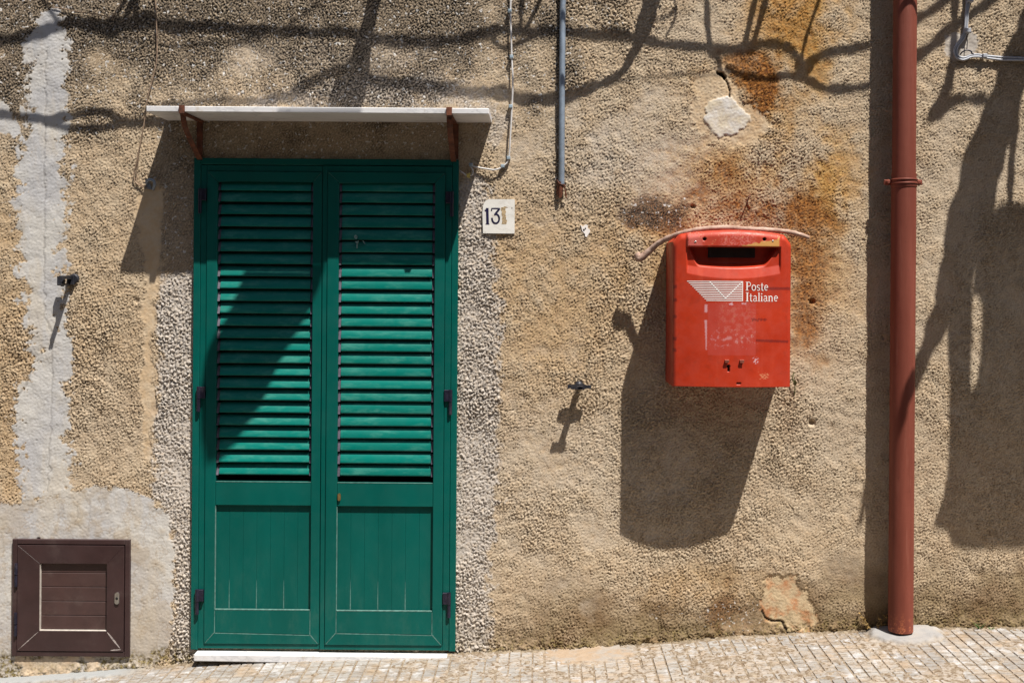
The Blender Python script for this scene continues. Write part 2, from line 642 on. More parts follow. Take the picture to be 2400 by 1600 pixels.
    pale = np.clip(np.maximum.reduce([blob(1480, 380, 190, 110, 1.4, 1.2) * .8, blob(1330, 1090, 230, 190, 1.5, 1.2) * .75, blob(1950, 980, 120, 240, 1.5, 1.2) * .4,
                                      blob(2240, 560, 190, 300, 1.5, 1.2) * .5, blob(1640, 60, 120, 60, 1.4, 1) * .4, blob(240, 1000, 90, 120, 1.4, 1) * .4,
                                      blob(1500, 950, 90, 160, 1.4, 1.1) * .4]), 0, 1)
    rust = np.maximum.reduce([blob(1795, 215, 58, 80, 1, .9) * 1.0, blob(1760, 150, 80, 40, 1.1, 1) * 0.8, blob(1560, 515, 80, 38, 1.2, 1.1) * 0.75, blob(1845, 60, 60, 90, 1.3, 1) * .35,
                              blob(1770, 500, 150, 42, 1.2, 1) * 0.85, blob(1885, 520, 80, 75, 1.2, 1) * 0.8,
                              blob(1888, 640, 42, 140, 1.3, 1) * 0.75, blob(1700, 400, 60, 34, 1.3, 1) * 0.65,
                              blob(1850, 950, 26, 70, 1.3, 1) * 0.35, blob(1690, 1430, 70, 45, 1.3, 1) * 0.45])
    ochre = np.maximum.reduce([blob(1850, 70, 95, 115, 1.5, 1) * 0.85, blob(1800, 260, 75, 130, 1.5, 1) * 0.75,
                               blob(1945, 450, 70, 130, 1.5, 1) * 0.85, blob(1690, 400, 110, 60, 1.4, 1) * 0.75,
                               blob(1560, 560, 170, 160, 1.6, 1) * 0.45, blob(1300, 760, 170, 260, 1.6, 1) * 0.32,
                               blob(1900, 620, 90, 170, 1.4, 1) * 0.55, blob(1700, 180, 80, 60, 1.3, 1) * 0.4,
                               blob(30, 900, 60, 420, 1.5, 1) * 0.22, blob(250, 800, 120, 300, 1.6, 1) * 0.08,
                               blob(1640, 1390, 170, 55, 1.4, 1) * 0.35])
    soot_shadow = np.clip(sstep(-py + 45 * f120, -360, -70) * sstep(-px + 80 * f120, -1480, -1020) * 1.0
                   + blob(830, 215, 95, 42, 1.2, 1) * 0.8 + blob(1540, 505, 80, 28, 1.2, 1) * 0.9  # first blob paints the shadow where the vine stems cross
                   + blob(60, 960, 40, 60, 1, 1) * 0.3 + (lint + lint2) * 0.38 + np.clip(1 - np.abs(strip - 0.4) * 2.2, 0, 1) * 0.8 + blob(1700, 1435, 120, 40, 1.3, 1) * 0.35  # smoother render under the canopy and the strip edges darkened too
                   + np.exp(-np.abs(px - 1312) / 11.0) * (py < 440) * 0.75  # dark band along the conduit, fading to both sides
                   + sstep(-np.abs(px - 60), -80, -20) * sstep(-py, -420, -250) * 0.4, 0, 1)
    base_y = 650 - (zg(X) - ROLL * X)
    hab = base_y - py                       # height above the pavement, u
    moss = np.clip(sstep(-(hab + 14 * f120 + 6 * f30), -64, -6) * (0.75 + 0.25 * f120)
                   + blob(425, 1545, 60, 32, 1, 1) + blob(560, 1552, 60, 12, 1, 1) + blob(80, 1560, 90, 34, 1.2, 1.2) * .9
                   + blob(300, 1560, 80, 24, 1.2, 1.2) * 0.8 - sten, 0, 1)
    damp = np.clip(sstep(-(hab + 30 * f120), -190, -30) * sstep(px, 1080, 1350), 0, 1)
    smooth = np.clip(np.maximum.reduce([strip * 0.93, box * 0.99, spot, rnd * 0.97, scar * 0.75, roundp * 0.95, crm * 0.93, lint * 0.55,
                                        lint2 * 0.5, mend * 0.62, mend2 * 0.5, sten * 0.9]), 0, 1)
    coarse = np.clip(wht * 0.9 + 0.15 * f300, 0, 1)
    finez = np.clip(sstep(px, 1750, 2050), 0, 1)     # tighter grain on the right
    g1 = f8 * 0.95 + f5 * 0.75 + f13 * 0.40
    g2 = f13 * 1.15 + f8 * 0.95 + f5 * 0.6
    g3 = f8 * 0.85 + f5 * 0.85 + f13 * 0.25
    g = g1 * (1 - coarse) + g2 * coarse
    g = g * (1 - finez) + g3 * finez
    g = np.where(g > 0, g, g * 0.75)
    amp = np.clip(1.0 + 0.14 * f300 + 0.15 * f120 + 0.35 * coarse - 0.22 * pale, 0.35, 1.9)
    h = g * amp * (1 - smooth) * 0.94
    h += smooth * (f30 * 0.16 + f13 * 0.16 + f8 * 0.15 - (N(rng.random((NZ, NX)).astype(np.float32)) > 0.995) * 1.2)
    h += f120 * 0.7 * (1 - 0.6 * box) + f30 * 0.30 * (1 - smooth)
    h += strip * 0.4 - box * 0.0 + rnd * 2.0 - scar * 1.6 + crm * (-1.0) - mend * 2.2 + sten * 1.5
    # lips where the plaster was cut
    rim = np.clip(1 - np.abs(mend - 0.5) * 2, 0, 1) + np.clip(1 - np.abs(strip - 0.5) * 2, 0, 1) * 0.5 + np.clip(1 - np.abs(rnd - 0.5) * 2, 0, 1) * 0.6 + np.clip(1 - np.abs(scar - 0.5) * 2, 0, 1) * 1.2
    h -= rim * (0.9 + 0.5 * f13)
    # cracks
    crack = np.zeros_like(h)

    def line(pts, wd, dep):
        nonlocal crack
        poly = pp(pts)
        dm = np.full(X.shape, 1e9, np.float32)
        ax = [p[0] for p in poly]
        az = [p[1] for p in poly]
        ci = np.where((xs > min(ax) - 20) & (xs < max(ax) + 20))[0]
        ri = np.where((zs > min(az) - 20) & (zs < max(az) + 20))[0]
        sl = np.ix_(ri, ci)
        xx, zz = X[sl] + f30[sl] * 1.6, Z[sl] + f30[sl] * 1.2
        d2 = dm[sl]
        for (x0, z0), (x1, z1) in zip(poly[:-1], poly[1:]):
            ex_, ez_ = x1 - x0, z1 - z0
            t = np.clip(((xx - x0) * ex_ + (zz - z0) * ez_) / (ex_ * ex_ + ez_ * ez_), 0, 1)
            d2 = np.minimum(d2, (xx - x0 - t * ex_) ** 2 + (zz - z0 - t * ez_) ** 2)
        crack[sl] = np.maximum(crack[sl], dep * sstep(-np.sqrt(d2), -wd, -wd * 0.3))
    line([(1683, 168), (1692, 178), (1704, 188), (1708, 205), (1712, 226)], 3.2, 5)
    line([(1684, 170), (1700, 182)], 5.5, 14)
    line([(108, 120), (106, 300), (103, 500), (102, 640), (105, 745), (115, 760), (122, 850), (120, 980), (116, 1060), (112, 1150)], 2.4, 1.0)
    line([(1786, 1432), (1792, 1446), (1806, 1452), (1836, 1458), (1850, 1482), (1888, 1488)], 3.5, 5)
    line([(0, 868), (30, 850), (62, 842), (72, 870), (60, 905), (40, 930)], 3, 1.2)
    line([(1316, 462), (1314, 485), (1308, 500), (1304, 508)], 2.4, 1.6)
    line([(1752, 470), (1748, 495), (1745, 518)], 2.2, 2.2)
    line([(340, 1578), (400, 1564), (440, 1556)], 4, 5)
    line([(180, 1185), (182, 1205), (175, 1225), (186, 1240)], 2.4, 0.8)
    line([(210, 1170), (208, 1215), (207, 1255)], 2.4, 0.5)
    h -= crack
    for hx, hy, hr, hd in ((1903, 707, 7, 9), (1903, 990, 7, 9), (1624, 484, 5, 9), (1371, 548, 3.5, 6), (320, 705, 6, 4),
                           (90, 1263, 4, 4), (2070, 790, 5, 4)):
        h -= hd * np.exp(-(((px - hx) / hr) ** 2 + ((py - hy) / hr) ** 2) ** 2)
    # flared, lumpy foot of the render
    h += sstep(-hab, -30, 0) * (3 + 1.2 * f30 + f8)
    # openings behind the shutters and the meter door
    hole = ((X > -806) & (X < -204) & (Z > -867) & (Z < 266)) | ((X > -1226) & (X < -966) & (Z > -886) & (Z < -628))
    h = np.where(hole, -62, h)
    V = np.stack([X * U, -h * U, Z * U + H0], -1).reshape(-1, 3)
    cem = np.maximum.reduce([strip, box, spot, roundp * 0.6])
    tint = np.clip(box, 0, 1)
    stain = np.clip(box * (sstep(f120 + 0.35 * f30, -0.2, 1.3) * 0.8 + sstep(-hab, -190, -10) * 0.75
                           + sstep(-np.abs(px - 335), -60, -10) * sstep(py, 1250, 1300) * 0.5), 0, 1)
    at = dict(cem=cem, boxp=tint, stain=stain, crm=np.maximum.reduce([crm, sten * 0.9, mend2 * 0.35, scar * 1.0]), rnd=rnd, wht=wht,
              rust=np.clip(rust * 1.12, 0, 1) * (1 - rnd), ochre=np.clip(ochre * 1.25, 0, 1) * (1 - rnd), soot_shadow=soot_shadow * (1 - np.maximum(cem, rnd) * 0.75), moss=moss, scar=mend,
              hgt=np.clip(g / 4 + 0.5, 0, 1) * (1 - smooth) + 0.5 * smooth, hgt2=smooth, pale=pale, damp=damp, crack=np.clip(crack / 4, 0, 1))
    me = grid_mesh("house_wall", V, nz, nx, at)
    m, nt, n, l, b = newmat("roughcast render")
    G = NG(nt)
    G.geo()
    big = G.noise(1.6, 5, 0.6)
    med = G.noise(9, 6, 0.65)
    fin = G.noise(150, 4, 0.6)
    mot = G.ramp(G.noise(22, 7, 0.75), 0.50, 0.70, 0, .30)
    c = G.mix(G.ramp(big, 0.35, 0.65), (0.43, 0.32, 0.212), (0.50, 0.375, 0.245))
    c = G.mix(G.ramp(med, 0.35, 0.7), c, (0.50, 0.40, 0.285))
    c = G.mix(G.ramp(fin, 0.35, 0.75, 0.0, 0.55), c, (0.60, 0.52, 0.40))
    c = G.mix(mot, c, (0.22, 0.175, 0.13))
    # darker brown in the pits of the relief
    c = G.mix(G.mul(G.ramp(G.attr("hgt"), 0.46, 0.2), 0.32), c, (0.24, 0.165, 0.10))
    c = G.mix(G.mul(G.attr("ochre"), 0.95), c, G.mix(G.ramp(G.noise(40, 5, 0.7), 0.35, 0.65), (0.38, 0.185, 0.038), (0.53, 0.325, 0.11)))
    c = G.mix(G.mul(G.attr("damp"), 0.9), c, G.mix(G.ramp(G.noise(5, 5, .6), .4, .62), (0.175, 0.110, 0.055), (0.25, 0.185, 0.105)))
    c = G.mix(G.mul(G.attr('pale'), G.ramp(G.noise(30, 6, .7), .3, .65, .35, .9)), c, (0.51, 0.445, 0.365))
    # white lime remains on the bands beside the shutters
    wn_ = G.ramp(G.noise(60, 5, 0.7), 0.30, 0.62, 0.45, 1.0)
    c = G.mix(G.mul(G.attr("wht"), wn_), c, (0.52, 0.485, 0.455))
    c = G.mix(G.mul(G.mul(G.attr("wht"), 0.6), G.ramp(G.noise(35, 6, 0.7), 0.56, 0.68)), c, (0.22, 0.20, 0.18))
    rn = G.ramp(G.noise(45, 6, 0.7), 0.28, 0.52, 0.45, 1.0)
    c = G.mix(G.mul(G.attr("rust"), rn), c, G.mix(G.ramp(G.noise(70, 4, 0.7), 0.4, 0.62), (0.11, 0.038, 0.011), (0.38, 0.155, 0.035)))
    # black mould: specks in pits towards the top; also painted vine shadow, darker bands
    so = G.attr("soot_shadow")
    spk = G.ramp(G.math('ADD', G.noise(160, 5, 0.7), G.mul(so, 0.16)), 0.55, 0.66)
    c = G.mix(G.mul(so, G.ramp(G.noise(12, 5, 0.6), 0.3, 0.7, 0.2, 0.55)), c, (0.15, 0.12, 0.095))
    c = G.mix(G.mul(G.mul(so, G.ramp(G.attr('hgt'), 0.66, 0.42)), G.ramp(G.noise(30, 5, .7), .35, .6, .45, 1)), c, (0.045, 0.038, 0.032))
    c = G.mix(G.mul(G.mul(so, spk), 0.35), c, (0.040, 0.034, 0.030))
    # white flecks of old paint on the sooty part
    flk = G.mul(G.ramp(G.noise(62, 2, 0.5), 0.63, 0.66), G.ramp(so, 0.12, 0.4))
    c = G.mix(G.mul(flk, 0.85), c, (0.60, 0.59, 0.58))
    # cement strip and patch
    ce = G.mix(G.ramp(G.noise(3.5, 6, 0.6), 0.35, 0.65), (0.42, 0.42, 0.435), (0.50, 0.485, 0.46))
    ce = G.mix(G.mul(G.ramp(G.noise(5, 6, .65, stretch=(1.6, 1, .5)), .48, .64), .45), ce, (0.48, 0.42, 0.335))
    ce = G.mix(G.mul(G.ramp(G.noise(18, 6, .7), .54, .70), .5), ce, (0.30, 0.275, 0.25))
    ce = G.mix(G.mul(G.attr("stain"), 0.5), ce, (0.35, 0.275, 0.185))
    veins = G.ramp(G.math('ABSOLUTE', G.math('SUBTRACT', G.noise(8, 5, 0.6), 0.5)), 0.0, 0.02, 0.35, 0.0)
    ce = G.mix(G.mul(veins, G.attr("boxp")), ce, (0.27, 0.19, 0.11))
    ce = G.mix(G.ramp(G.noise(160, 2, 0.5), 0.72, 0.78, 0, 0.6), ce, (0.13, 0.11, 0.09))
    c = G.mix(G.attr("cem"), c, ce)
    cr = G.mix(G.ramp(G.noise(14, 6, 0.7), 0.35, 0.65), (0.50, 0.36, 0.22), (0.53, 0.43, 0.31))
    c = G.mix(G.mul(G.attr("crm"), 0.75), c, cr)
    c = G.mix(G.attr("rnd"), c, G.mix(G.ramp(G.noise(11, 6, 0.6), 0.4, 0.65), (0.56, 0.49, 0.38), (0.60, 0.58, 0.56)))
    sca = G.mix(G.ramp(G.noise(9, 6, 0.65), 0.46, 0.62), (0.50, 0.39, 0.25), (0.43, 0.20, 0.095))
    c = G.mix(G.mul(G.attr("scar"), 0.9), c, sca)
    mo = G.mul(G.attr("moss"), G.ramp(G.noise(48, 6, 0.75), 0.40, 0.60))
    c = G.mix(mo, c, G.mix(G.ramp(G.noise(90, 4, 0.6), 0.4, 0.65), (0.065, 0.045, 0.022), (0.24, 0.19, 0.07)))
    c = G.mix(G.attr("crack"), c, (0.05, 0.035, 0.022))
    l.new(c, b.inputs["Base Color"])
    b.inputs["Roughness"].default_value = 0.95
    b.inputs["Specular IOR Level"].default_value = 0.15
    l.new(G.bump(G.math('ADD', G.noise(135, 5, 0.75), G.mul(G.noise(330, 3, 0.7), 0.4)), 0.0045, G.ramp(G.attr('hgt2'), 0, 1, 0.62, 0.16)), b.inputs["Normal"])
    o = link("house_wall", me, None, m)
    tag(o, "rough tan rendered house wall with cement patches, rust stains and sooty top", "wall")
    return o


wall = build_wall()


# ------------------------------------------------------------------ pavement
def build_pavement():
    st = 3.4
    cx = np.arange(-1340, 1250 + st, st)
    cd = np.arange(-12, 440 + st, st)
    ex = []
    s, x = 10.0, 0.0
    while x < 60000:
        x += s
        s *= 1.5
        ex.append(x)
    ex = np.array(ex)
    xs = np.concatenate([cx[0] - ex[::-1], cx, cx[-1] + ex])
    ds = np.concatenate([[-40], cd, [470, 540, 640, 764, 770, 770.5]])
    nx, nd = len(xs), len(ds)
    X, Dd = np.meshgrid(xs.astype(np.float32), ds.astype(np.float32))
    iX = np.clip(np.searchsorted(cx, xs), 0, len(cx) - 1)
    iD = np.clip(np.searchsorted(cd, ds), 0, len(cd) - 1)

    def N(a):
        return a[np.ix_(iD, iX)]
    ND, NX = len(cd), len(cx)
    f10 = N(bandnoise(ND, NX, 3.2, 0.5, 21))
    f30 = N(bandnoise(ND, NX, 9, 0.5, 22))
    f90 = N(lownoise(ND, NX, 22, 23))
    core = ((X > -1340) & (X < 1250) & (Dd < 440)).astype(np.float32)
    crust = sstep(f90 * .8 + 0.7 * f30 + .35 * f10, -0.05, 0.9) * sstep(-np.abs(X - 250), -720, -380)
    crust = np.maximum(crust, sstep(f90 + 0.4 * f30, 1.2, 1.9))
    foot = sstep(-(Dd + 5 * f30), -17, -3)
    left = sstep(-(Dd + 3 * f30), -46, -36) * sstep(-X, 880, 1000)
    patch = sstep(-np.sqrt(((X - 118) / 105) ** 2 + ((Dd - 45) / 62) ** 2) - 0.13 * f30, -1.1, -0.85)
    mound = sstep(-np.sqrt(((X - 846) / 84) ** 2 + ((Dd - 40) / 74) ** 2) - 0.05 * f30, -1.15, -0.82)
    h = -2.6 + crust * 3.6 + f10 * 0.35 + f30 * 0.3
    h = h * core - 2.0 * (1 - core)
    h = np.maximum(h, foot * (6 + 1.0 * f30 + .5 * f10) - 2.6)
    h = np.where(left > 0.01, np.maximum(h, left * 9 - 2.6 + 0.2 * f30), h)
    h = np.where(patch > 0.01, np.maximum(h, patch * 4.5 - 2.6 + 0.25 * f30 + 0.15 * f10), h)
    h = np.where(mound > 0.01, np.maximum(h, mound * 10.0 - 2.6 + 0.3 * f30 + sstep(-np.abs(Dd - 20), -40, 0) * 5 * mound), h)
    h = np.where(Dd > 770.2, -75, h)
    z = zg(X) + h
    V = np.stack([X * U, -Dd * U, z * U + H0], -1).reshape(-1, 3)
    me = grid_mesh("pavement", V[:, :], nd, nx, dict(crust=crust, foot=foot, left=left, patch=np.maximum(patch * 0.8, 0), mound=mound))
    me.flip_normals()
    m, nt, n, l, b = newmat("worn pavement bed")
    G = NG(nt)
    G.geo()
    c = G.mix(G.ramp(G.noise(60, 6, 0.75), 0.38, 0.62), (0.13, 0.088, 0.052), (0.30, 0.25, 0.19))
    c = G.mix(G.mul(G.ramp(G.noise(30, 5, 0.6), 0.45, 0.62), G.ramp(G.attr('crust'), 0.3, 0.7)), c, (0.33, 0.29, 0.25))
    c = G.mix(G.mul(G.ramp(G.noise(110, 3, 0.6), 0.62, 0.7), 0.8), c, (0.06, 0.045, 0.03))
    c = G.mix(G.mul(G.attr("foot"), 0.75), c, G.mix(G.ramp(G.noise(45, 5, 0.7), 0.4, 0.62), (0.10, 0.075, 0.045), (0.27, 0.215, 0.145)))
    c = G.mix(G.attr("left"), c, (0.27, 0.28, 0.285))
    c = G.mix(G.attr("patch"), c, G.mix(G.ramp(G.noise(14, 5), 0.4, 0.6), (0.33, 0.30, 0.27), (0.36, 0.27, 0.19)))
    c = G.mix(G.attr("mound"), c, G.mix(G.ramp(G.noise(10, 5), 0.4, 0.65), (0.27, 0.265, 0.265), (0.33, 0.31, 0.29)))
    l.new(c, b.inputs["Base Color"])
    b.inputs["Roughness"].default_value = 0.92
    l.new(G.bump(G.noise(220, 4, 0.7), 0.0016, 0.7), b.inputs["Normal"])
    o = link("pavement", me, None, m)
    tag(o, kind="structure")
    rds = np.concatenate([[760, 900, 1200, 1700, 2600, 4000, 8000, 16000, 60000]])
    RX, RD = np.meshgrid(xs, rds)
    RV = np.stack([RX * U, -RD * U, (zg(RX) - 66) * U + H0], -1).reshape(-1, 3)
    rme = grid_mesh("road", RV, len(rds), nx, {})
    rme.flip_normals()
    ro = link("road", rme, None, simple("asphalt", (0.055, 0.053, 0.05), 0.9, 0.35, 60, bump=0.003))
    tag(ro, kind="structure")
    # tiles
    mt, nt, n, l, b = newmat("scored cement tile")
    G = NG(nt)
    G.geo()
    oi = n.new("ShaderNodeObjectInfo")
    c = G.mix(oi.outputs["Random"], (0.255, 0.245, 0.235), (0.345, 0.33, 0.31))
    c = G.mix(G.mul(G.ramp(G.noise(7, 6, 0.65), 0.42, 0.68), 0.8), c, (0.36, 0.26, 0.165))
    c = G.mix(G.mul(G.ramp(G.noise(55, 6, 0.75, stretch=(0.45, 1, 1)), 0.47, 0.62), 0.75), c, (0.17, 0.125, 0.08))
    c = G.mix(G.mul(G.ramp(G.noise(15, 5, 0.7), 0.52, 0.66), 0.8), c, (0.45, 0.45, 0.46))
    c = G.mix(G.mul(G.ramp(G.noise(130, 3, 0.6), 0.62, 0.7), 0.7), c, (0.08, 0.055, 0.035))
    l.new(c, b.inputs["Base Color"])
    b.inputs["Roughness"].default_value = 0.85
    l.new(G.bump(G.noise(160, 4, 0.7), 0.0014, 0.8), b.inputs["Normal"])
    variants = []
    for k in range(5):
        rr = random.Random(k)
        mb = MB()
        for i in range(4):
            for j in range(4):
                x0, y0 = -54 + 27 * i + (2.2 if i == 0 else 1.2), -54 + 27 * j + (2.0 if j == 0 else 0.7)
                x1, y1 = -54 + 27 * (i + 1) - (2.2 if i == 3 else 1.2), -54 + 27 * (j + 1) - (2.0 if j == 3 else 0.7)
                t = [rr.uniform(-0.35, 0.25) for _ in range(4)]
                e = 1.1
                vs = [(x0, y0, -3), (x1, y0, -3), (x1, y1, -3), (x0, y1, -3),
                      (x0 + e, y0 + e, t[0]), (x1 - e, y0 + e, t[1]), (x1 - e, y1 - e, t[2]), (x0 + e, y1 - e, t[3])]
                mb.add(vs, [(4, 5, 6, 7), (0, 1, 5, 4), (1, 2, 6, 5), (2, 3, 7, 6), (3, 0, 4, 7)])
        me = mb.mesh("tile", recalc=False)
        me.flip_normals()
        bm = bmesh.new()
        bm.from_mesh(me)
        bmesh.ops.recalc_face_normals(bm, faces=bm.faces)
        for f in bm.faces:
            if f.normal.z < -0.1:
                f.normal_flip()
        bm.to_mesh(me)
        bm.free()
        me.materials.append(mt)
        variants.append(me)
    rr = random.Random(3)
    for i in range(-18, 8):
        for j in range(0, 4):
            x = 552 + 108 * i + 54
            d = -12 + 106 * j + 53
            if j == 0:
                d += 6
            z0 = float(zg(x - 54))
            z1 = float(zg(x + 54))
            zz = (z0 + z1) / 2 + rr.uniform(-0.7, 0.5)
            t = link("tile", variants[rr.randrange(5)], o)
            t.location = (x * U, -d * U, zz * U + H0)
            t.rotation_euler = (rr.uniform(-.004, .004), -math.atan2(z1 - z0, 108.0) + rr.uniform(-.003, .003), 0)
            t.scale = (1, 106 / 108 * (0.93 if j == 0 else 1), 1)
    return o


pavement = build_pavement()


# ------------------------------------------------------------------ shutter door
def build_door():
    root = thing("shutter_door", (-505, 0, -874), "green double-leaf louvred shutter door under the marble canopy", "door")
    X0, X1, ZT, ZB = -814, -196, 273, -874
    # fixed frame
    fr = MB()
    fr.box(X0, X0 + 16, -6, 11, ZB, ZT, 1.2)
    fr.box(X1 - 15, X1, -6, 11, ZB, ZT, 1.2)
    fr.box(X0 + 16.2, X1 - 15.2, -6, 11, 258, ZT, 1.2)
    fr.obj("frame", M['door'], root)
    bk = MB()
    bk.box(-800, -210, -50, -46, -868, 262)  # near-black sheet standing in for the shade behind the slats
    bk.obj("gap_shade_panel", M['black'], root)

    def leaf(x0, x1, ox0, ox1, dd, tilt, lock):
        """x0,x1 leaf edges; ox0,ox1 opening"""
        mb = MB()
        zt, zb = 256.5, -871
        left = x0 < -600
        s0, s1 = (x0 + 15, x1 - 1) if left else (x0 + 12, x1 - 15)
        f0, f1 = 6 + dd, 13 + dd
        # flange (outer thin rim)
        mb.box(x0, s0 - .6, -14, f0 + 4, zb, zt, 1.0)
        if not left:
            mb.box(s1 + .6, x1, -14, f0 + 4, zb, zt, 1.0)
        else:
            mb.box(s1 + .2, x1, -14, f0 + 4, zb, zt)
        mb.box(s0 - .6, s1 + .6, -14, f0 + 4, 242.4, zt, 1.0)
        mb.box(s0 - .6, s1 + .6, -14, f0 + 4, zb, -859.5, 1.0)
        body = mb.obj("door_leaf", M['door'], root)
        # mitred stiles and rails standing a little proud of the flange
        def stile(xa, xb, outer_left):
            m2 = MB()
            za, zc = -859, 242
            w_ = abs(xb - xa)
            if outer_left:
                poly = [(xa, za), (xb, za + w_), (xb, zc - w_), (xa, zc)]
            else:
                poly = [(xa, za + w_), (xb, za), (xb, zc), (xa, zc - w_)]
            m2.prism(poly, -12, f1)
            ob = m2.obj("stile", M['door'], body)
            bv = ob.modifiers.new("bevel", 'BEVEL')
            bv.width = 0.9 * U
            bv.segments = 1
            return ob
        stile(s0, ox0, True)
        stile(ox1, s1, False)

        def rail(poly, dz=0.0):
            m2 = MB()
            m2.prism(poly, -12, f1 + dz)
            ob = m2.obj("rail", M['door'], body)
            bv = ob.modifiers.new("bevel", 'BEVEL')
            bv.width = 0.9 * U
            bv.segments = 1
        e = 0.35
        wl_, wr_ = ox0 - s0, s1 - ox1
        rail([(s0 + e, 242), (ox0 + e, 242 - wl_ + 0), (ox1 - e, 242 - wr_), (s1 - e, 242)])
        rail([(ox0 + e, 218), (ox0 + e, 242 - wl_ + .1), (ox1 - e, 242 - wr_ + .1), (ox1 - e, 218)], -.5)
        rail([(s0 + e, -859), (s1 - e, -859), (ox1 - e, -859 + wr_), (ox0 + e, -859 + wl_)])
        rail([(ox0 + e, -858 + wl_), (ox1 - e, -858 + wr_), (ox1 - e, -779), (ox0 + e, -779)], -1.0)
        rail([(ox0 + e, -536), (ox1 - e, -536), (ox1 - e, -481), (ox0 + e, -481)], -1.2)
        # vertical boards of the bottom panel
        nb = 7
        wv = (ox1 - ox0) / nb
        m2 = MB()
        a = wv / 2
        zc = (-779 - 536) / 2
        hz = (779 - 536) / 2
        m2.box(-a + .15, a - .15, -9, 0, -hz, hz, .22)
        bme = m2.mesh("board")
        bme.materials.append(M['door'])
        for k in range(nb):
            ob = link("board", bme, body)
            ob.location = Vector(W((ox0 + wv * (k + .5), f1 - 8.5, zc))) - Vector(W(POS[root.name]))
        pb = MB()
        pb.box(ox0, ox1, -13, f1 - 9.6, -779, -536)
        pb.obj("panel_back", M['door'], body)
        # louvre slats
        nsl = 24
        pitch = 28.98
        hh, vv = tilt
        L = ox1 - ox0 - 13
        prof = []
        # thin aerofoil section, lower edge outwards
        for t in np.linspace(0, 1, 9):
            prof.append((0 - hh * t, -vv / 2 + vv * t, 1.9 * math.sin(math.pi * min(1, t * 1.02)) + 0.9))
        nrm = Vector((vv, hh)).normalized()
        outer = [(p[0] + nrm.x * p[2], p[1] + nrm.y * p[2]) for p in prof]
        inner = [(p[0] - nrm.x * p[2] * .6, p[1] - nrm.y * p[2] * .6) for p in prof][::-1]
        ring = outer + inner
        m2 = MB()
        vs = []
        for xx, sc_ in ((-L / 2, 1.0), (L / 2, 1.0)):
            for d_, z_ in ring:
                vs.append((xx, d_ * sc_, z_ * sc_))
        nr = len(ring)
        fs = [(k, (k + 1) % nr, nr + (k + 1) % nr, nr + k) for k in range(nr)]
        m2.add(vs, fs, True)
        m2.add(vs[:nr], [tuple(range(nr))])
        m2.add(vs[nr:], [tuple(range(nr))])
        sme = m2.mesh("slat")
        sme.materials.append(M['slat'])
        clips = MB()
        for k in range(nsl):
            zc_ = 217.5 - 2.5 - vv / 2 - pitch * k + 12 - 1
            if k == 0:
                zc_ -= 3
            ob = link("slat", sme, body)
            ob.location = Vector(W(((ox0 + ox1) / 2, f1 - 6, zc_))) - Vector(W(POS[root.name]))
            ob.rotation_euler = (random.uniform(-.05, .05), random.uniform(-.0022, .0022), 0)
            ob.location.y += random.uniform(-.0008, .0008)
            for sx, sg in ((ox0 + .3, 1), (ox1 - .3, -1)):
                w1 = 6.2
                vs = [(sx, f1 - 24, zc_ + vv / 2), (sx, f1 - 4, zc_ - vv / 2 - 1), (sx, f1 - 4 - hh * .8, zc_ + vv / 2 - 3),
                      (sx + sg * w1, f1 - 24, zc_ + vv / 2), (sx + sg * w1 * .8, f1 - 5, zc_ - vv / 2 - 1), (sx + sg * w1, f1 - 5 - hh * .8, zc_ + vv / 2 - 3)]
                clips.add(vs, [(0, 1, 2), (3, 5, 4), (0, 3, 4, 1), (1, 4, 5, 2), (2, 5, 3, 0)])
        c = clips.obj("slat_clips", M['clip'], body)
        tag(c, kind="stuff")
        # chalky run-off lines in the joints
        lm = MB()
        q = f1 + 0.25
        lm.box(ox0 + .5, ox1 - .5, f1 - 6, q - .9, -780.2, -778.4)
        lm.box(ox0 - .2, ox0 + 1.0, f1 - 6, q - .4, -779, -538)
        lm.box(ox0 + 1, ox1 - 1, f1 - 3, f1 - 0.7, -481.8, -480.6)

        def rib(a_, b_, wd, dq=0.15):
            dx, dz = b_[0] - a_[0], b_[1] - a_[1]
            ln = math.hypot(dx, dz)
            nx_, nz_ = -dz / ln * wd / 2, dx / ln * wd / 2
            lm.prism([(a_[0] - nx_, a_[1] - nz_), (b_[0] - nx_ * .4, b_[1] - nz_ * .4), (b_[0] + nx_ * .4, b_[1] + nz_ * .4), (a_[0] + nx_, a_[1] + nz_)], f1 - 2, f1 + dq)
        rib((ox0 - 1, -859 + wl_ + 1), (s0 + 3, -857), 1.9)
        rib((ox1 + 1, -859 + wr_ + 1), (s1 - 3, -857), 2.3)
        rib((ox1 - .2, -859 + wr_), (ox1 - .2, -782), 1.7)
        rib((ox0 + .2, -859 + wl_), (ox0 + .2, -782), 1.5)
        rib((ox0 + 2, -859 + wl_ + .2), (ox1 - 2, -859 + wr_ + .2), 1.2, -0.1)
        rib((s0 + 2, 240), (ox0 - 3, 221), 0.7, 0.1)
        rib((s1 - 2, 240), (ox1 + 3, 221), 0.7, 0.1)
        for k in ((1, 3, 5) if left else (1.0, 2.0 + 1, 5)):
            xx = ox0 + wv * k
            lm.prism([(xx - 1.1, -778), (xx + 1.1, -778), (xx + .15, -712), (xx - .15, -712)], f1 - 10, f1 - 8.2)
        lo = lm.obj("limescale_lines", M['lime'], body)
        tag(lo, kind="stuff")
        if lock:
            k_ = MB()
            zc2 = P(798, 1161)[2]
            xc = P(798, 1161)[0]
            pts = [(xc + 3.6 * math.cos(t) , zc2 + 4.8 * (1 if math.sin(t) > 0 else -1) + 3.6 * math.sin(t)) for t in np.linspace(0.01, 2 * math.pi - .3, 16)]
            k_.prism(pts, f1 - 2, f1 + 3)
            k_.obj("keyhole_plate", M['brass'], body)
        return body

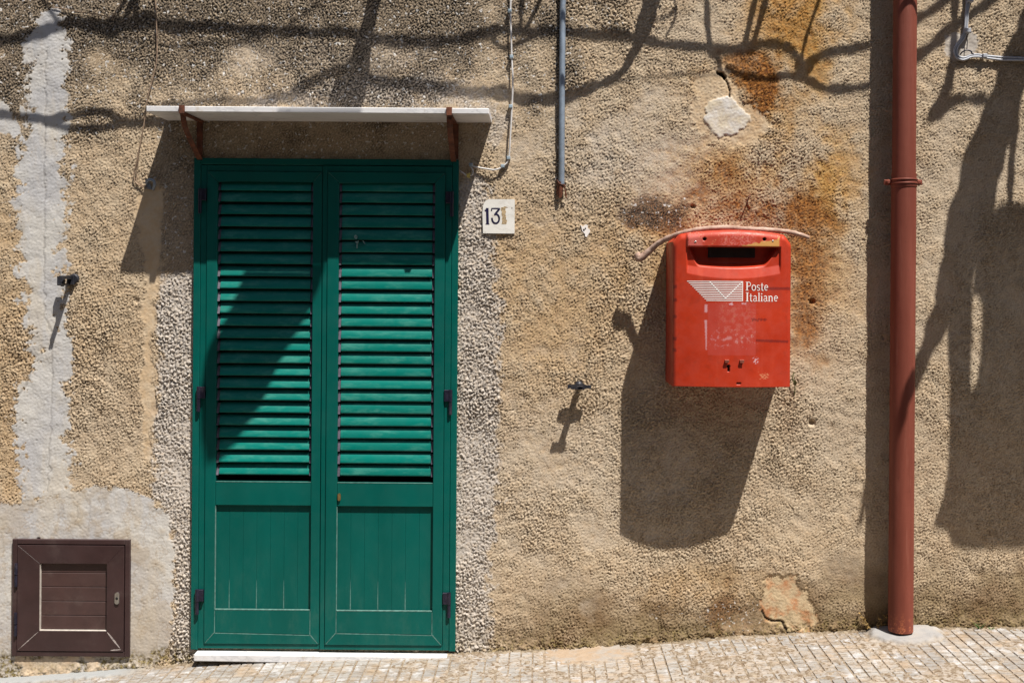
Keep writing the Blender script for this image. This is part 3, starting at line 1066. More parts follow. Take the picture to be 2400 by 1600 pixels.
    leaf(-797.5, -513.3, -758, -535, 0.0, (12.0, 25.0), False)
    leaf(-512.3, -211.5, -474, -250, 3.2, (7.5, 25.5), True)
    # hinges: barrel with a flag plate
    for side in (0, 1):
        for zt in (P(472, 443)[2], P(472, 904)[2], P(472, 1376)[2]):
            x = -797.5 if side == 0 else -211.0
            s = 1 if side == 0 else -1
            zt_ = zt - (0 if side == 0 else 3)
            h_ = MB()
            dd = 17
            h_.tube([(x, dd, zt_), (x, dd, zt_ - 28)], 4.6, 12)
            h_.tube([(x, dd, zt_ - 30), (x, dd, zt_ - 58)], 4.2, 12)
            h_.tube([(x, dd, zt_ - 28), (x, dd, zt_ - 30)], 3.6, 12)
            a, b = sorted((x + s * 3, x + s * 14.5))
            h_.box(a, b, 8, 19.5, zt_ - 27.5, zt_ - .5, .8)
            h_.obj("hinge", M['hinge'], root)
    # bird droppings on the right leaf
    bd = MB()
    cx, _, cz = P(836, 556)
    bd.prism([(cx - 4, cz + 2), (cx, cz + 5), (cx + 4, cz + 2), (cx + 3.4, cz - 3), (cx + 1, cz - 5), (cx - 3, cz - 3)], 8, 17.5)
    bd.prism([(cx - 1, cz - 11), (cx + 7, cz - 9), (cx + 4, cz - 16), (cx + 4.5, cz - 26), (cx + 2.2, cz - 26), (cx + 2.5, cz - 16)], 8, 17.5)
    bd.prism([(cx + 16, cz - 8), (cx + 18, cz - 9), (cx + 22, cz - 16), (cx + 20, cz - 15)], 8, 17.5)
    bd.obj("dried_splash", simple("pale splash", (0.16, 0.27, 0.26), 0.9, 0.4, 120), root)
    return root


door = build_door()


# ------------------------------------------------------------------ marble canopy with iron brackets
def build_canopy():
    root = thing("door_canopy", (-500, 0, 361), "thin white marble slab canopy above the green shutters", "canopy")
    mb = MB()
    mb.box(-880, -120, -20, 146, 361, 373.5, 1.2)
    mb.obj("slab", M['marble'], root)
    for xb, xw in ((-800, -803), (-208, -204)):
        b = MB()
        hw = 6.2
        # flat bar under the slab, hooked over its front edge
        b.box(xb - hw, xb + hw, 0, 150, 357, 360.6)
        b.box(xb - hw, xb + hw, 147, 151, 357, 375)
        b.box(xw - 6.5, xw + 6.5, 3, 7, 275, 357)
        # diagonal stay, bowed
        pts = []
        for q_ in smooth_pts([(143, 357), (128, 334), (92, 310), (50, 288), (7, 268)], 4):
            pts.append((q_[0], q_[1]))
        vs, fs = [], []
        for i, (d_, z_) in enumerate(pts):
            vs += [(xb - hw, d_, z_), (xb + hw, d_, z_), (xb + hw, d_ - 2.5, z_ - 2.5), (xb - hw, d_ - 2.5, z_ - 2.5)]
        for i in range(len(pts) - 1):
            for k in range(4):
                fs.append((i * 4 + k, i * 4 + (k + 1) % 4, (i + 1) * 4 + (k + 1) % 4, (i + 1) * 4 + k))
        b.add(vs, fs)
        b.tube([(xb, 138, 352), (xb, 134, 344)], 4, 8)
        b.obj("bracket", M['rustmetal'], root)
    return root


build_canopy()

# marble threshold
mb = MB()
zs_ = [(-800, -876.5), (-214, -879)]
mb.add([(-800, -20, -876.5), (-214, -20, -878), (-214, 32, -880), (-800, 32, -878),
        (-800, -20, -897), (-214, -20, -897), (-214, 32, -900), (-800, 32, -894)],
       [(0, 1, 2, 3), (4, 7, 6, 5), (0, 4, 5, 1), (1, 5, 6, 2), (2, 6, 7, 3), (3, 7, 4, 0)])
o = mb.obj("door_sill", M['marble'])
bv = o.modifiers.new("bevel", 'BEVEL')
bv.width = 2 * U
bv.segments = 2
tag(o, "white marble door sill under the green shutters", "sill")


# ------------------------------------------------------------------ meter cupboard
def build_meter():
    root = thing("meter_cupboard", (-1096, 0, -894), "dark brown metal meter cupboard low in the wall", "cupboard")
    X0, X1, ZT, ZB = -1233, -958, -620, -893
    f = MB()
    t = 11.5
    f.box(X0, X0 + t, -8, 8, ZB, ZT, 1)
    f.box(X1 - t, X1, -8, 8, ZB, ZT, 1)
    f.box(X0 + t + .1, X1 - t - .1, -8, 8, ZT - t, ZT, 1)
    f.box(X0 + t + .1, X1 - t - .1, -8, 8, ZB, ZB + t, 1)
    f.obj("frame", M['brown'], root)
    a0, a1, b0, b1 = X0 + t + 1.6, X1 - t - 1.6, ZB + t + 1.2, ZT - t - 2.0
    o0, o1, p0, p1 = -1168, -1011, -833, -676
    bk = MB()
    bk.box(X0 + 6, X1 - 6, -40, -36, ZB + 6, ZT - 6)
    bk.obj("back_panel", M['black'], root)
    dr = thing("cupboard_door", (0, 0, 0), None, None)
    dr.parent = root
    # the leaf itself: a mesh rim that carries stiles, rails, boards
    bpy.data.objects.remove(dr)
    rim = MB()
    rim.box(a0, a1, -6, -2, b0, b1)
    body = rim.obj("cupboard_door", M['brown'], root)

    def mit(poly, nm):
        m_ = MB()
        m_.prism(poly, -1.9, 9.5)
        ob = m_.obj(nm, M['brown'], body)
        bv = ob.modifiers.new("bevel", 'BEVEL')
        bv.width = 0.3 * U
        bv.segments = 1
    mit([(a0, b0), (o0, p0), (o0, p1), (a0, b1)], "stile")
    mit([(o1, p0), (a1, b0), (a1, b1), (o1, p1)], "stile")
    mit([(a0 + .3, b1), (o0, p1 + .2), (o1, p1 + .2), (a1 - .3, b1)], "rail")
    mit([(a0 + .3, b0), (a1 - .3, b0), (o1, p0 - .2), (o0, p0 - .2)], "rail")
    hts = [(p1, -699)] + [(-699 - 33.3 * k, -699 - 33.3 * (k + 1)) for k in range(4)]
    for zt, zb in hts:
        m_ = MB()
        m_.box(o0 + .4, o1 - .4, -1.8, 1.8, zb + .5, zt - .5, .9)
        m_.obj("board", M['brownworn'], body)
    bd = MB()
    bd.box(o0 - .2, o0 + 1.1, -1, 8.2, p0, p1 - 2)
    bd.box(o0 + 1.2, o1 - 1, -1, 8.2, p0 - .2, p0 + 1.1)
    bd.obj("white_bead", M['bead'], body)
    lm = MB()
    for a_, b_, wd in (((o1 + 2, p0 - 2), (a1 - 8, b0 + 8), 5.0), ((o0 - 2, p0 - 2), (a0 + 3, b0 + 3), 2.2), ((a1 - 30, b0 + 3), (a1 - 6, b0 + 5), 4)):
        dx, dz = b_[0] - a_[0], b_[1] - a_[1]
        ln = math.hypot(dx, dz)
        nx_, nz_ = -dz / ln * wd / 2, dx / ln * wd / 2
        n_ = 9
        top, bot = [], []
        for k in range(n_):
            tt = k / (n_ - 1)
            j = random.uniform(.35, 1.0) * math.sin(math.pi * (0.1 + 0.8 * tt))
            top.append((a_[0] + dx * tt + nx_ * j, a_[1] + dz * tt + nz_ * j))
            bot.append((a_[0] + dx * tt - nx_ * j, a_[1] + dz * tt - nz_ * j))
        lm.prism(top + bot[::-1], 8, 9.7)
    tag(lm.obj("limescale_lines", simple("pale scale", (0.30, 0.26, 0.25), 0.9, 0.4, 90), body), kind="stuff")
    lk = MB()
    cx, _, cz = P(278.5, 1398)
    pts = [(cx + 5.2 * math.cos(t_), cz + (8.5 if math.sin(t_) > 0 else -8.5) + 5.2 * math.sin(t_)) for t_ in np.linspace(0.01, 2 * math.pi - .25, 20)]
    lk.prism(pts, 7, 13)
    lo = lk.obj("lock", M['steel'], body)
    kh = MB()
    kh.lathe_y(cx, cz, [(3.2, 12), (3.2, 13.6), (1.6, 13.6)], 12)
    kh.obj("lock_cylinder", M['black'], body)
    for zt in (P(43, 1317)[2], P(41, 1432)[2]):
        h = MB()
        x = X0 + t - 1
        h.tube([(x, 11, zt), (x, 11, zt - 26)], 3.7, 10)
        h.tube([(x, 11, zt - 28), (x, 11, zt - 54)], 3.4, 10)
        h.obj("hinge", M['hinge'], root)
    return root


build_meter()


# ------------------------------------------------------------------ letter strokes
def arc(cx, cy, rx, ry, a0, a1, n=12):
    return [(cx + rx * math.cos(math.radians(a0 + (a1 - a0) * k / n)), cy + ry * math.sin(math.radians(a0 + (a1 - a0) * k / n))) for k in range(n + 1)]


# every glyph: list of (points, width) in units of the cap height, y up
GL = {
    'P': (0.62, [([(0.17, 0), (0.17, 1)], .15), ([(0.02, .02), (0.34, .02)], .05), ([(0.02, .98), (0.3, .98)], .05),
                 ([(0.17, .97), (0.33, .97)] + arc(.34, .73, .19, .24, 90, -90) + [(0.17, .49)], .075)]),
    'I': (0.38, [([(0.19, 0), (0.19, 1)], .15), ([(0.03, .02), (0.35, .02)], .05), ([(0.03, .98), (0.35, .98)], .05)]),
    'o': (0.52, [(arc(.26, .33, .19, .31, 0, 360, 20), .095)]),
    's': (0.44, [(arc(.22, .48, .13, .15, 30, 270, 12) + arc(.22, .17, .13, .16, 90, -150, 12), .08)]),
    't': (0.36, [([(0.16, .86), (0.16, .14)] + arc(.26, .14, .10, .12, 180, 300, 8), .10), ([(0.03, .62), (0.32, .62)], .05)]),
    'e': (0.50, [([(0.09, .36), (0.42, .36)] + arc(.255, .34, .17, .29, 5, 310, 18), .08)]),
    'a': (0.50, [(arc(.23, .47, .13, .16, 160, 0, 8) + [(.36, .10), (.46, .03)], .09), (arc(.22, .17, .14, .16, 60, 380, 14), .07)]),
    'l': (0.28, [([(0.14, 0), (0.14, 1)], .11), ([(0.03, .02), (0.25, .02)], .045), ([(0.04, .97), (0.14, .97)], .05)]),
    'i': (0.28, [([(0.14, 0), (0.14, .62)], .11), ([(0.03, .02), (0.25, .02)], .045), ([(0.04, .60), (0.14, .60)], .05), (arc(.14, .86, .035, .035, 0, 360, 8), .08)]),
    'n': (0.58, [([(0.13, 0), (0.13, .62)], .11), (arc(.28, .42, .155, .19, 170, 0, 8) + [(.435, 0)], .10),
                 ([(0.03, .02), (0.23, .02)], .045), ([(0.35, .02), (0.53, .02)], .045), ([(0.03, .60), (0.13, .60)], .05)]),
}


def ribbon(mb, pts, wd, dfun, thick=0.5, sub=6.0):
    q = []
    for a, b in zip(pts[:-1], pts[1:]):
        L = math.hypot(b[0] - a[0], b[1] - a[1])
        n = max(1, int(L / sub))
        for k in range(n):
            t = k / n
            q.append((a[0] + (b[0] - a[0]) * t, a[1] + (b[1] - a[1]) * t))
    q.append(pts[-1])
    n = len(q)
    Lf, Rt = [], []
    for i in range(n):
        a, b = q[max(0, i - 1)], q[min(n - 1, i + 1)]
        dx, dz = b[0] - a[0], b[1] - a[1]
        L = math.hypot(dx, dz) or 1
        nx_, nz_ = -dz / L * wd / 2, dx / L * wd / 2
        Lf.append((q[i][0] + nx_, q[i][1] + nz_))
        Rt.append((q[i][0] - nx_, q[i][1] - nz_))
    vs = [(x, dfun(x, z) + thick, z) for x, z in Lf] + [(x, dfun(x, z) + thick, z) for x, z in Rt]
    fs = [(i, i + 1, n + i + 1, n + i) for i in range(n - 1)]
    mb.add(vs, fs)


# ------------------------------------------------------------------ red post box
def build_postbox():
    BX0, BX1, BZ0 = 291.0, 554.0, -239.0
    xc, hw = (BX0 + BX1) / 2, (BX1 - BX0) / 2
    root = thing("post_box", (xc, 0, BZ0), "red wall post box with white striped logo, stick resting on top", "post box")
    st = 1.25
    xs = np.linspace(BX0, BX1, int((BX1 - BX0) / st) + 1)
    ZTOP = 112.0
    zs = np.linspace(BZ0, ZTOP, int((ZTOP - BZ0) / st) + 1)
    X, Z = np.meshgrid(xs, zs)
    # photo pixel coordinates of the front face
    s = 1 - 156 / D
    fx = X / s + 1270
    fy = 650 - Z / s + 3.3
    uu = (X - xc) / hw
    topz = 96 + 12 * (1 - uu ** 2) - 14 * sstep(np.abs(uu), 0.86, 1.0)

    def base(x):
        u_ = (x - xc) / hw
        return 144 + 17 * (1 - np.clip(u_, -1, 1) ** 2)
    dep = base(X)
    e = np.minimum(X - BX0, BX1 - X)
    dep = dep - 9 * (1 - np.sqrt(np.clip(1 - (1 - np.clip(e / 9, 0, 1)) ** 2, 0, 1)))
    # hood across the top
    hood = sstep(fx, 1607, 1613) * sstep(-fx, -1833, -1828) * sstep(-fy, -579, -577.5)
    dep = dep + hood * 5.0
    # cavity under the hood: flat-bottomed bay whose foot slopes out again
    side_l = 1614 + (fy - 580) * (20.0 / 44)
    side_r = 1827 - (fy - 580) * (31.0 / 44)
    foot = 624 + 7 * (1 - ((fx - 1716) / 90.0) ** 2)
    below = (fy > 578.5)
    incav = sstep(fx - side_l, 0, 9) * sstep(side_r - fx, 0, 9) * sstep(foot - fy, 0, 16) * below
    dep = dep - incav * 21
    # bright bevel below and beside the bay
    lipb = 641 + 12 * (1 - ((fx - 1719) / 108.0) ** 2)
    t = np.clip((lipb - fy) / np.maximum(lipb - foot, 1), 0, 1)
    inx = sstep(fx, 1609, 1613) * sstep(-fx, -1832, -1828)
    dep = dep - 6 * t * inx * (fy > 578.5) * (fy < lipb + 1) * (1 - 0 * incav)
    # roll-over of the top
    over = np.clip((Z - (topz - 15)) / 15, 0, 1)
    dep = dep - 16 * (1 - np.sqrt(np.clip(1 - over ** 2, 0, 1)))
    Zc = np.minimum(Z, topz)
    nz, nx = X.shape
    # add back rim rows so that the shell has sides
    Xr, Dr, Zr = X.copy(), dep.copy(), Zc.copy()
    Xf = np.concatenate([Xr[:1], Xr, Xr[-1:]], 0)
    Df = np.concatenate([np.full((1, nx), 2.0), Dr, np.full((1, nx), 2.0)], 0)
    Zf = np.concatenate([Zr[:1], Zr, Zr[-1:]], 0)
    Xf = np.concatenate([Xf[:, :1], Xf, Xf[:, -1:]], 1)
    Zf = np.concatenate([Zf[:, :1], Zf, Zf[:, -1:]], 1)
    Df = np.concatenate([np.full((nz + 2, 1), 2.0), Df, np.full((nz + 2, 1), 2.0)], 1)
    n2z, n2x = Xf.shape

    def padm(a):
        return np.pad(a, 1, mode='edge')
    n1 = lownoise(nz, nx, 14, 31)
    n2 = bandnoise(nz, nx, 5, .6, 32)
    n3 = bandnoise(nz, nx, 16, .6, 33)

    def rect(x0, x1, y0, y1, sft=1.5, nse=0.0):
        return sstep(fx + n2 * nse, x0 - sft, x0 + sft) * sstep(-fx + n2 * nse, -x1 - sft, -x1 + sft) * sstep(fy + n2 * nse, y0 - sft, y0 + sft) * sstep(-fy + n2 * nse, -y1 - sft, -y1 + sft)
    sticker = rect(1660, 1772, 710, 832, 1.0) * 0.55
    scuff = np.clip(rect(1690, 1765, 712, 805, 12, 4) * sstep(n2 * .5 + 0.9 * n3, -.6, 1.3), 0, 1)
    whitem = np.maximum.reduce([
        rect(1652, 1658, 714, 732, 2, .3) * .8, rect(1652 + (fy - 750) * 0.05, 1657.5, 750, 820, 1.5, .3) * .75,
        rect(1709, 1716, 710, 715, 1.2, .8), rect(1738, 1749, 710, 712.5, 1.2, .8), rect(1768, 1776, 838, 850, 2, 1.5) * sstep(n2, -.2, .4),
        rect(1670, 1765, 780, 806, 10, 4) * sstep(n2 * .5 + n3, .6, 2.2) * .35])
    hoodpink = hood * np.clip(rect(1611, 1645, 548, 580, 5, 3) * .8 + rect(1690, 1765, 553, 576, 8, 4) * .85 * sstep(n2 + n3 * .6, -.9, 1.2) + .12, 0, 1)
    peel = rect(1736, 1826, 555, 577.6, .8) * sstep((fx - 1730) * 0.19 + n3 * 1.2 - (577 - fy), -1.0, 1.0) * sstep(fx, 1730, 1740)
    tape = np.maximum.reduce([rect(1748, 1855, 672, 679, .8, .3), rect(1762, 1798, 746, 751, 1.2, 1.0), rect(1772, 1851, 794 + (fx - 1772) * .04, 800 + (fx - 1772) * .04, .8, .3)]
                             + [rect(1580, 1588, y, y + 8, 1, .4) for y in (669, 700, 739, 791, 818)]) * .7
    chips = np.maximum.reduce([rect(1785, 1801, 876, 884, 1.5, 2.5) * sstep(n2, -.8, .2), (hood * sstep(n2 + n3 * .8, 2.4, 2.8))])
    black = np.maximum.reduce([sstep(-((fx - 1650) ** 2 + (fy - 561) ** 2), -20, -11), sstep(-((fx - 1790) ** 2 + (fy - 560.5) ** 2), -20, -11),
                               rect(1727, 1737, 896.5, 900, .5), sstep(-((fx - 1708) ** 2 + (fy - 858.5) ** 2), -17, -9), rect(1706, 1710.5, 858, 870, .4)])
    dep2 = black * 6
    Df[1:-1, 1:-1] -= dep2
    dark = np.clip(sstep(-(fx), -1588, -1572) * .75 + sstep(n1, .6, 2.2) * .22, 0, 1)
    V = np.stack([Xf, Df, Zf], -1).reshape(-1, 3)
    ox, od, oz = POS[root.name]
    Vm = np.stack([(V[:, 0] - ox) * U, -(V[:, 1] - od) * U, (V[:, 2] - oz) * U], -1)
    me = grid_mesh("box_body", Vm, n2z, n2x, {k: padm(a) for k, a in dict(sticker=sticker, scuff=scuff, whitem=whitem, pink=hoodpink, peel=peel,
                                                                         tape=tape, chips=chips, black=black, dark=dark).items()})
    m, nt, n, l, b = newmat("weathered red enamel")
    G = NG(nt)
    G.geo()
    c = G.mix(G.ramp(G.noise(6, 6, 0.6), 0.3, 0.7), (0.36, 0.024, 0.006), (0.44, 0.034, 0.009))
    c = G.mix(G.mul(G.ramp(G.noise(3, 5, .6, stretch=(6, 1, .6)), .5, .75), .25), c, (0.62, 0.10, 0.05))
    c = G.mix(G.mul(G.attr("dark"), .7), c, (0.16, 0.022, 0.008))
    c = G.mix(G.attr("sticker"), c, (0.42, 0.055, 0.042))
    c = G.mix(G.mul(G.attr("scuff"), .55), c, (0.46, 0.11, 0.09))
    c = G.mix(G.mul(G.attr("scuff"), G.ramp(G.noise(150, 4, .7), .58, .66, 0, .8)), c, (0.42, 0.22, 0.06))
    c = G.mix(G.mul(G.attr("pink"), .7), c, (0.58, 0.16, 0.14))
    c = G.mix(G.attr("tape"), c, (0.13, 0.010, 0.009))
    c = G.mix(G.mul(G.attr("whitem"), .85), c, (0.60, 0.40, 0.44))
    c = G.mix(G.attr("peel"), c, (0.52, 0.27, 0.08))
    c = G.mix(G.mul(G.attr("chips"), .7), c, (0.60, 0.24, 0.12))
    c = G.mix(G.ramp(G.noise(120, 3, .6), .74, .78, 0, .7), c, (0.10, 0.02, 0.01))
    c = G.mix(G.attr("black"), c, (0.004, 0.003, 0.003))
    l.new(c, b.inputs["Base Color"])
    l.new(G.ramp(G.noise(20, 5, .6), .3, .7, .40, .62), b.inputs["Roughness"])
    b.inputs["Specular IOR Level"].default_value = 0.4
    l.new(G.bump(G.noise(60, 3), 0.0004, .5), b.inputs["Normal"])
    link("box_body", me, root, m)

    def dfun(x, z):
        return float(base(x))
    # near-black block painted as the unlit inside of the slot
    s2 = 1 - 141 / D
    f = MB()
    x0, x1 = (1660 - 1270) * s2, (1769 - 1270) * s2
    z1, z0 = (650 - 574 + 3.3) * s2, (650 - 604 + 3.3) * s2
    f.box(x0, x1, 100, 141.5, z0, z1)
    f.obj("slot_shade", M['slotshade'], root)
    # logo: twelve stripes cut on the slant, an envelope V and an end bar
    lg = MB()

    def q(px, py):
        return ((px - 1270) * s, (650 - py + 3.3) * s)
    for k in range(12):
        y = 659.6 + 4.08 * k
        xl = 1611 + 44.3 * k / 11
        a, b_ = q(xl, y), q(1740.5, y)
        ribbon(lg, [a, b_], 1.75, dfun, .35)
    ribbon(lg, [q(1739.8, 658.8), q(1739.8, 705.6)], 1.7, dfun, .5)
    ribbon(lg, [q(1662.5, 659.5), q(1700, 699)], 1.9, dfun, .55)
    ribbon(lg, [q(1700, 699), q(1738.5, 660)], 1.9, dfun, .6)
    lg.obj("logo_stripes", M['white'], root)
    for word, xa, xb, yb, hh in (("Poste", 1746.5, 1801.5, 680.4, 20.2), ("Italiane", 1746.5, 1825.5, 705.8, 20.6)):
        tot = sum(GL[ch][0] for ch in word)
        kx = (xb - xa) / tot
        t_ = MB()
        cx_ = xa
        for ch in word:
            wch, strokes = GL[ch]
            for pts, wd in strokes:
                ribbon(t_, [q(cx_ + p[0] * kx, yb - p[1] * hh) for p in pts], wd * hh * 0.95, dfun, .45, 3)
            cx_ += wch * kx
        t_.obj("lettering", M['white'], root)
    # two bent tabs above the keyhole
    for px in (1704, 1739):
        t_ = MB()
        x_, z_ = q(px, 842)
        d_ = dfun(x_, z_)
        t_.add([(x_ - 4.5, d_, z_), (x_ + 4.5, d_, z_), (x_ + 4.5, d_ + 6, z_ - 1), (x_ - 4.5, d_ + 6, z_ - 1),
                (x_ - 4.0, d_ + 5, z_ - 7), (x_ + 4.0, d_ + 5, z_ - 7)], [(0, 1, 2, 3), (3, 2, 5, 4)])
        o_ = t_.obj("bent_tab", simple("scuffed tab", (0.34, 0.10, 0.07), .5, .3, 60, .3), root)
        sm = o_.modifiers.new("solid", 'SOLIDIFY')
        sm.thickness = .9 * U
    for px, py in ((1629, 567), (1810, 564)):
        t_ = MB()
        x_, z_ = q(px, py)
        d_ = dfun(x_, z_) + 4.5
        t_.lathe_y(x_, z_, [(2.4, d_), (2.2, d_ + 1.2), (.8, d_ + 1.6)], 10)
        t_.obj("rivet", M['steel'], root)
    return root


build_postbox()

# ------------------------------------------------------------------ stick lying on the post box
mb = MB()
raw = [(1491, 594, 58), (1500, 605, 60), (1522, 588, 66), (1542, 571, 78), (1570, 556, 95), (1606, 544.5, 118), (1648, 536.5, 132), (1704, 533.5, 136),
       (1746, 536.5, 138), (1803, 539, 136), (1845, 543, 130), (1873, 549, 124), (1896, 557, 120)]
rad = [7.5, 8.8, 7.4, 6.4, 6.0, 5.9, 5.7, 5.8, 5.4, 5.6, 5.1, 4.9, 4.1]
pts = [(*P(a, b, d), r) for (a, b, d), r in zip(raw, rad)]
sm_ = smooth_pts(pts, 6)
mb.tube([p[:3] for p in sm_], [p[3] * (1 + 0.07 * math.sin(i * 1.7) + random.uniform(-.06, .06)) for i, p in enumerate(sm_)], 12)
for i in (9, 22, 30, 44, 52, 60, 66):
    p = sm_[i]
    mb.tube([(p[0], p[1] + 2, p[2]), (p[0] + .5, p[1] + 5.5, p[2] - 1)], [2.0, 1.0], 6)
o = mb.obj("stick", M['stick'])
tag(o, "bare bent stick lying across the top of the red post box", "stick")

# ------------------------------------------------------------------ downpipe
root = thing("downpipe", (832, 47, -812), "tall brown-red painted round downpipe on the right", "downpipe")
mb = MB()
mb.tube([(832, 47, z) for z in (-806, -790, -700, -300, 244)], 28, 40)
mb.tube([(832, 47, z) for z in (222, 1200)], 26.4, 40)
mb.tube([(832, 47, z) for z in (212, 214, 222.5, 224.5)], [28, 29.4, 29.4, 27], 40)
mb.obj("pipe", M['pipe'], root)
mb = MB()
zc = P(2121, 427, 47)[2]
for dz in (5.2, -3.4):
    mb.tube([(832, 47, zc + dz - 2.2), (832, 47, zc + dz - 1), (832, 47, zc + dz + 1), (832, 47, zc + dz + 2.2)], [29, 31.2, 31.2, 29], 40, False)
mb.tube([(832, 47, zc - 6), (832, 47, zc + 6)], 29.6, 40, False)
mb.lathe_y(832 - 35, zc, [(6.5, 33), (7, 40), (6, 47), (3, 50)], 14)
mb.lathe_y(832 + 35, zc, [(6.5, 33), (7, 40), (6, 47), (3, 50)], 14)
mb.box(832 - 44, 832 + 44, 38, 43, zc - 6, zc + 6, 1)
mb.box(828, 836, -4, 20, zc - 4, zc + 4)
mb.obj("clamp", M['pipe'], root)

# ------------------------------------------------------------------ grey conduit stub
root = thing("metal_conduit", (44, 9, 195), "thin grey metal conduit ending in a rusty stub above the number plate", "conduit")
mb = MB()
mb.tube([(44, 9, 1000), (44.3, 9, 640), (43.8, 9, 420), (44.2, 9, 218)], 7, 16)
mb.obj("pipe", M['galv'], root)
mb = MB()
x, _, z = P(1313, 438)
mb.add([(x - 9, 4, z + 10), (x - 1, 17, z + 12), (x + 8, 14, z + 6), (x + 7, 6, z - 12), (x + 3, 12, z - 26), (x - 3, 12, z - 27), (x - 9, 8, z - 16)],
       [(0, 1, 6), (1, 5, 6), (1, 4, 5), (1, 2, 4), (2, 3, 4)])
mb.tube([(x + 9, 8, z + 6), (x + 12, 12, z - 12), (x + 14, 8, z - 28)], 1.6, 8)
mb.tube([(x - 8, 5, z + 16), (x - 2, 16, z + 6), (x + 9, 14, z + 2), (x + 10, 6, z - 4)], 1.7, 8)
mb.obj("rusty_end", M['rustmetal'], root)

# ------------------------------------------------------------------ cables
root = thing("thin_cable", P(1198, 0), "thin white clipped cable curving down to the shutter frame", "cable")
mb = MB()
c1 = smooth_pts([P(1196, -40, 8), P(1197, 0, 8), P(1196.5, 30, 8), P(1198, 80, 9), P(1199.5, 135, 8), P(1202, 190, 10), P(1200, 250, 8),
                 P(1196, 320, 9), P(1192, 372, 8), P(1180, 389, 9), P(1162, 398, 10), P(1140, 396, 9), P(1112, 391, 6), P(1100, 389, 4)], 6)
mb.tube(c1, 2.0, 8)
c2 = smooth_pts([P(1100, 388, 5), P(1108, 398, 10), P(1108, 408, 11), P(1102, 412, 10)], 5)
mb.tube(c2, 1.5, 8)
mb.tube(smooth_pts([P(1094, 412, 10), P(1086, 406, 9), P(1078, 400, 4)], 5), 1.5, 8)
mb.obj("wire", M['cable'], root)
for px, py, a in ((1195, 28, 0), (1199, 135, 0), (1197, 251, 0), (1192, 371, 0), (1178, 390, 1), (1104, 387, 1)):
    mb = MB()
    x, _, z = P(px, py)
    hx, hz = (4.3, 3.8)
    mb.box(x - hx, x + hx, -2, 12.5, z - hz, z + hz, 1.2)
    mb.obj("cable_clip", M['clipblue'], root)
mb = MB()
x, _, z = P(1099, 412)
mb.prism([(x - 5, z + 3), (x + 1, z + 4), (x + 3, z + 7), (x + 4.5, z + 1), (x + 2, z - 4), (x + 5, z - 7), (x - 2, z - 5), (x - 4, z - 4)], 6, 13)
mb.obj("connector", M['yellow'], root)

root = thing("cable_bundle", P(2266, 60), "pair of grey cables looping past a round plaster spot, top right corner", "cable")
mb = MB()
pth = [(2270, -40), (2269, 0), (2266, 30), (2263, 72), (2256, 90), (2243, 108), (2239, 122), (2243, 133), (2254, 138), (2264, 137), (2276, 132),
       (2292, 131), (2306, 133), (2330, 136), (2355, 138), (2400, 139), (2460, 141)]
off = [(-2.6, 0), (-2.6, 0), (-2.6, 0), (-2.6, 0), (-2.6, 1), (-3, 0), (-3, -.5), (-2, -2.5), (0, -3), (0, -2.6), (0, -2.6), (0, -2.6), (0, -2.6), (0, -3.2), (0, -3.4), (0, -2.8), (0, -2.6)]
for sgn in (1, -1):
    mb.tube(smooth_pts([P(a + sgn * ox_ * .9, b - sgn * oz_ * .9, 6 + (1 if sgn > 0 else 0)) for (a, b), (ox_, oz_) in zip(pth, off)], 6), 2.7, 8)
mb.obj("wire", M['greycable'], root)
mb = MB()
mb.tube(smooth_pts([P(2266, 84, 6), P(2267, 100, 6), P(2266, 116, 6)], 4), 1.0, 6)
mb.tube(smooth_pts([P(2250, 129, 6), P(2256, 122, 9), P(2266, 118, 10), P(2276, 121, 9), P(2280, 127, 7), P(2300, 131, 6), P(2340, 134, 6), P(2400, 134, 6)], 5), 1.7, 6)
mb.obj("anchor_wire", M['hinge'], root)
for px, py, v in ((2270, 3, 1), (2264, 74, 1), (2304, 133, 0)):
    mb = MB()
    x, _, z = P(px, py)
    if v:
        mb.box(x - 7, x + 7, -2, 15, z - 5, z + 5, 1.3)
    else:
        mb.box(x - 5, x + 5, 3, 14, z - 4.5, z + 4.5, 1.3)
    mb.obj("cable_clip", M['greycable'], root)

mb = MB()
mb.tube(smooth_pts([P(363, -30, 8), P(364, 0, 7), P(366, 40, 6), P(368, 100, 6), P(367, 140, 7), P(359, 180, 8), P(346, 230, 9), P(336, 300, 9),
                    P(322, 370, 8), P(314, 410, 6), P(318, 428, 5), P(334, 438, 5), P(345, 440, 6)], 8), 1.5, 7)
mb.tube(smooth_pts([P(326, 370, 8), P(320, 400, 6), P(322, 424, 5), P(332, 434, 5), P(344, 436, 8)], 6), 1.0, 6)
o = mb.obj("twine", M['twine'])
tag(o, "long brown twine hanging down to the grey hook left of the shutters", "string")
mb = MB()
mb.tube(smooth_pts([P(122, 18, 4), P(150, 21, 5), P(180, 28, 6), P(230, 34, 6), P(258, 41, 6), P(268, 33, 7), P(282, 8, 8), P(288, -20, 8)], 6), 1.1, 6)
o = mb.obj("wire", M['twine'])
tag(o, "thin bent wire at the top left above the cement strip", "wire")

# grey hook holding the twine
mb = MB()
mb.tube(smooth_pts([P(343, 430, 6), P(345, 424, 10), P(352, 421, 12), P(361, 425, 12), P(362, 434, 10), P(359, 444, 2)], 6), 3.4, 10)
mb.prism([(P(344, 432)[0], P(344, 432)[2]), (P(352, 428)[0], P(352, 428)[2]), (P(356, 444)[0], P(356, 444)[2]), (P(338, 443)[0], P(338, 443)[2])], -4, 3)
o = mb.obj("wall_hook", M['galv'])
tag(o, "small grey metal hook at the lower end of the twine", "hook")


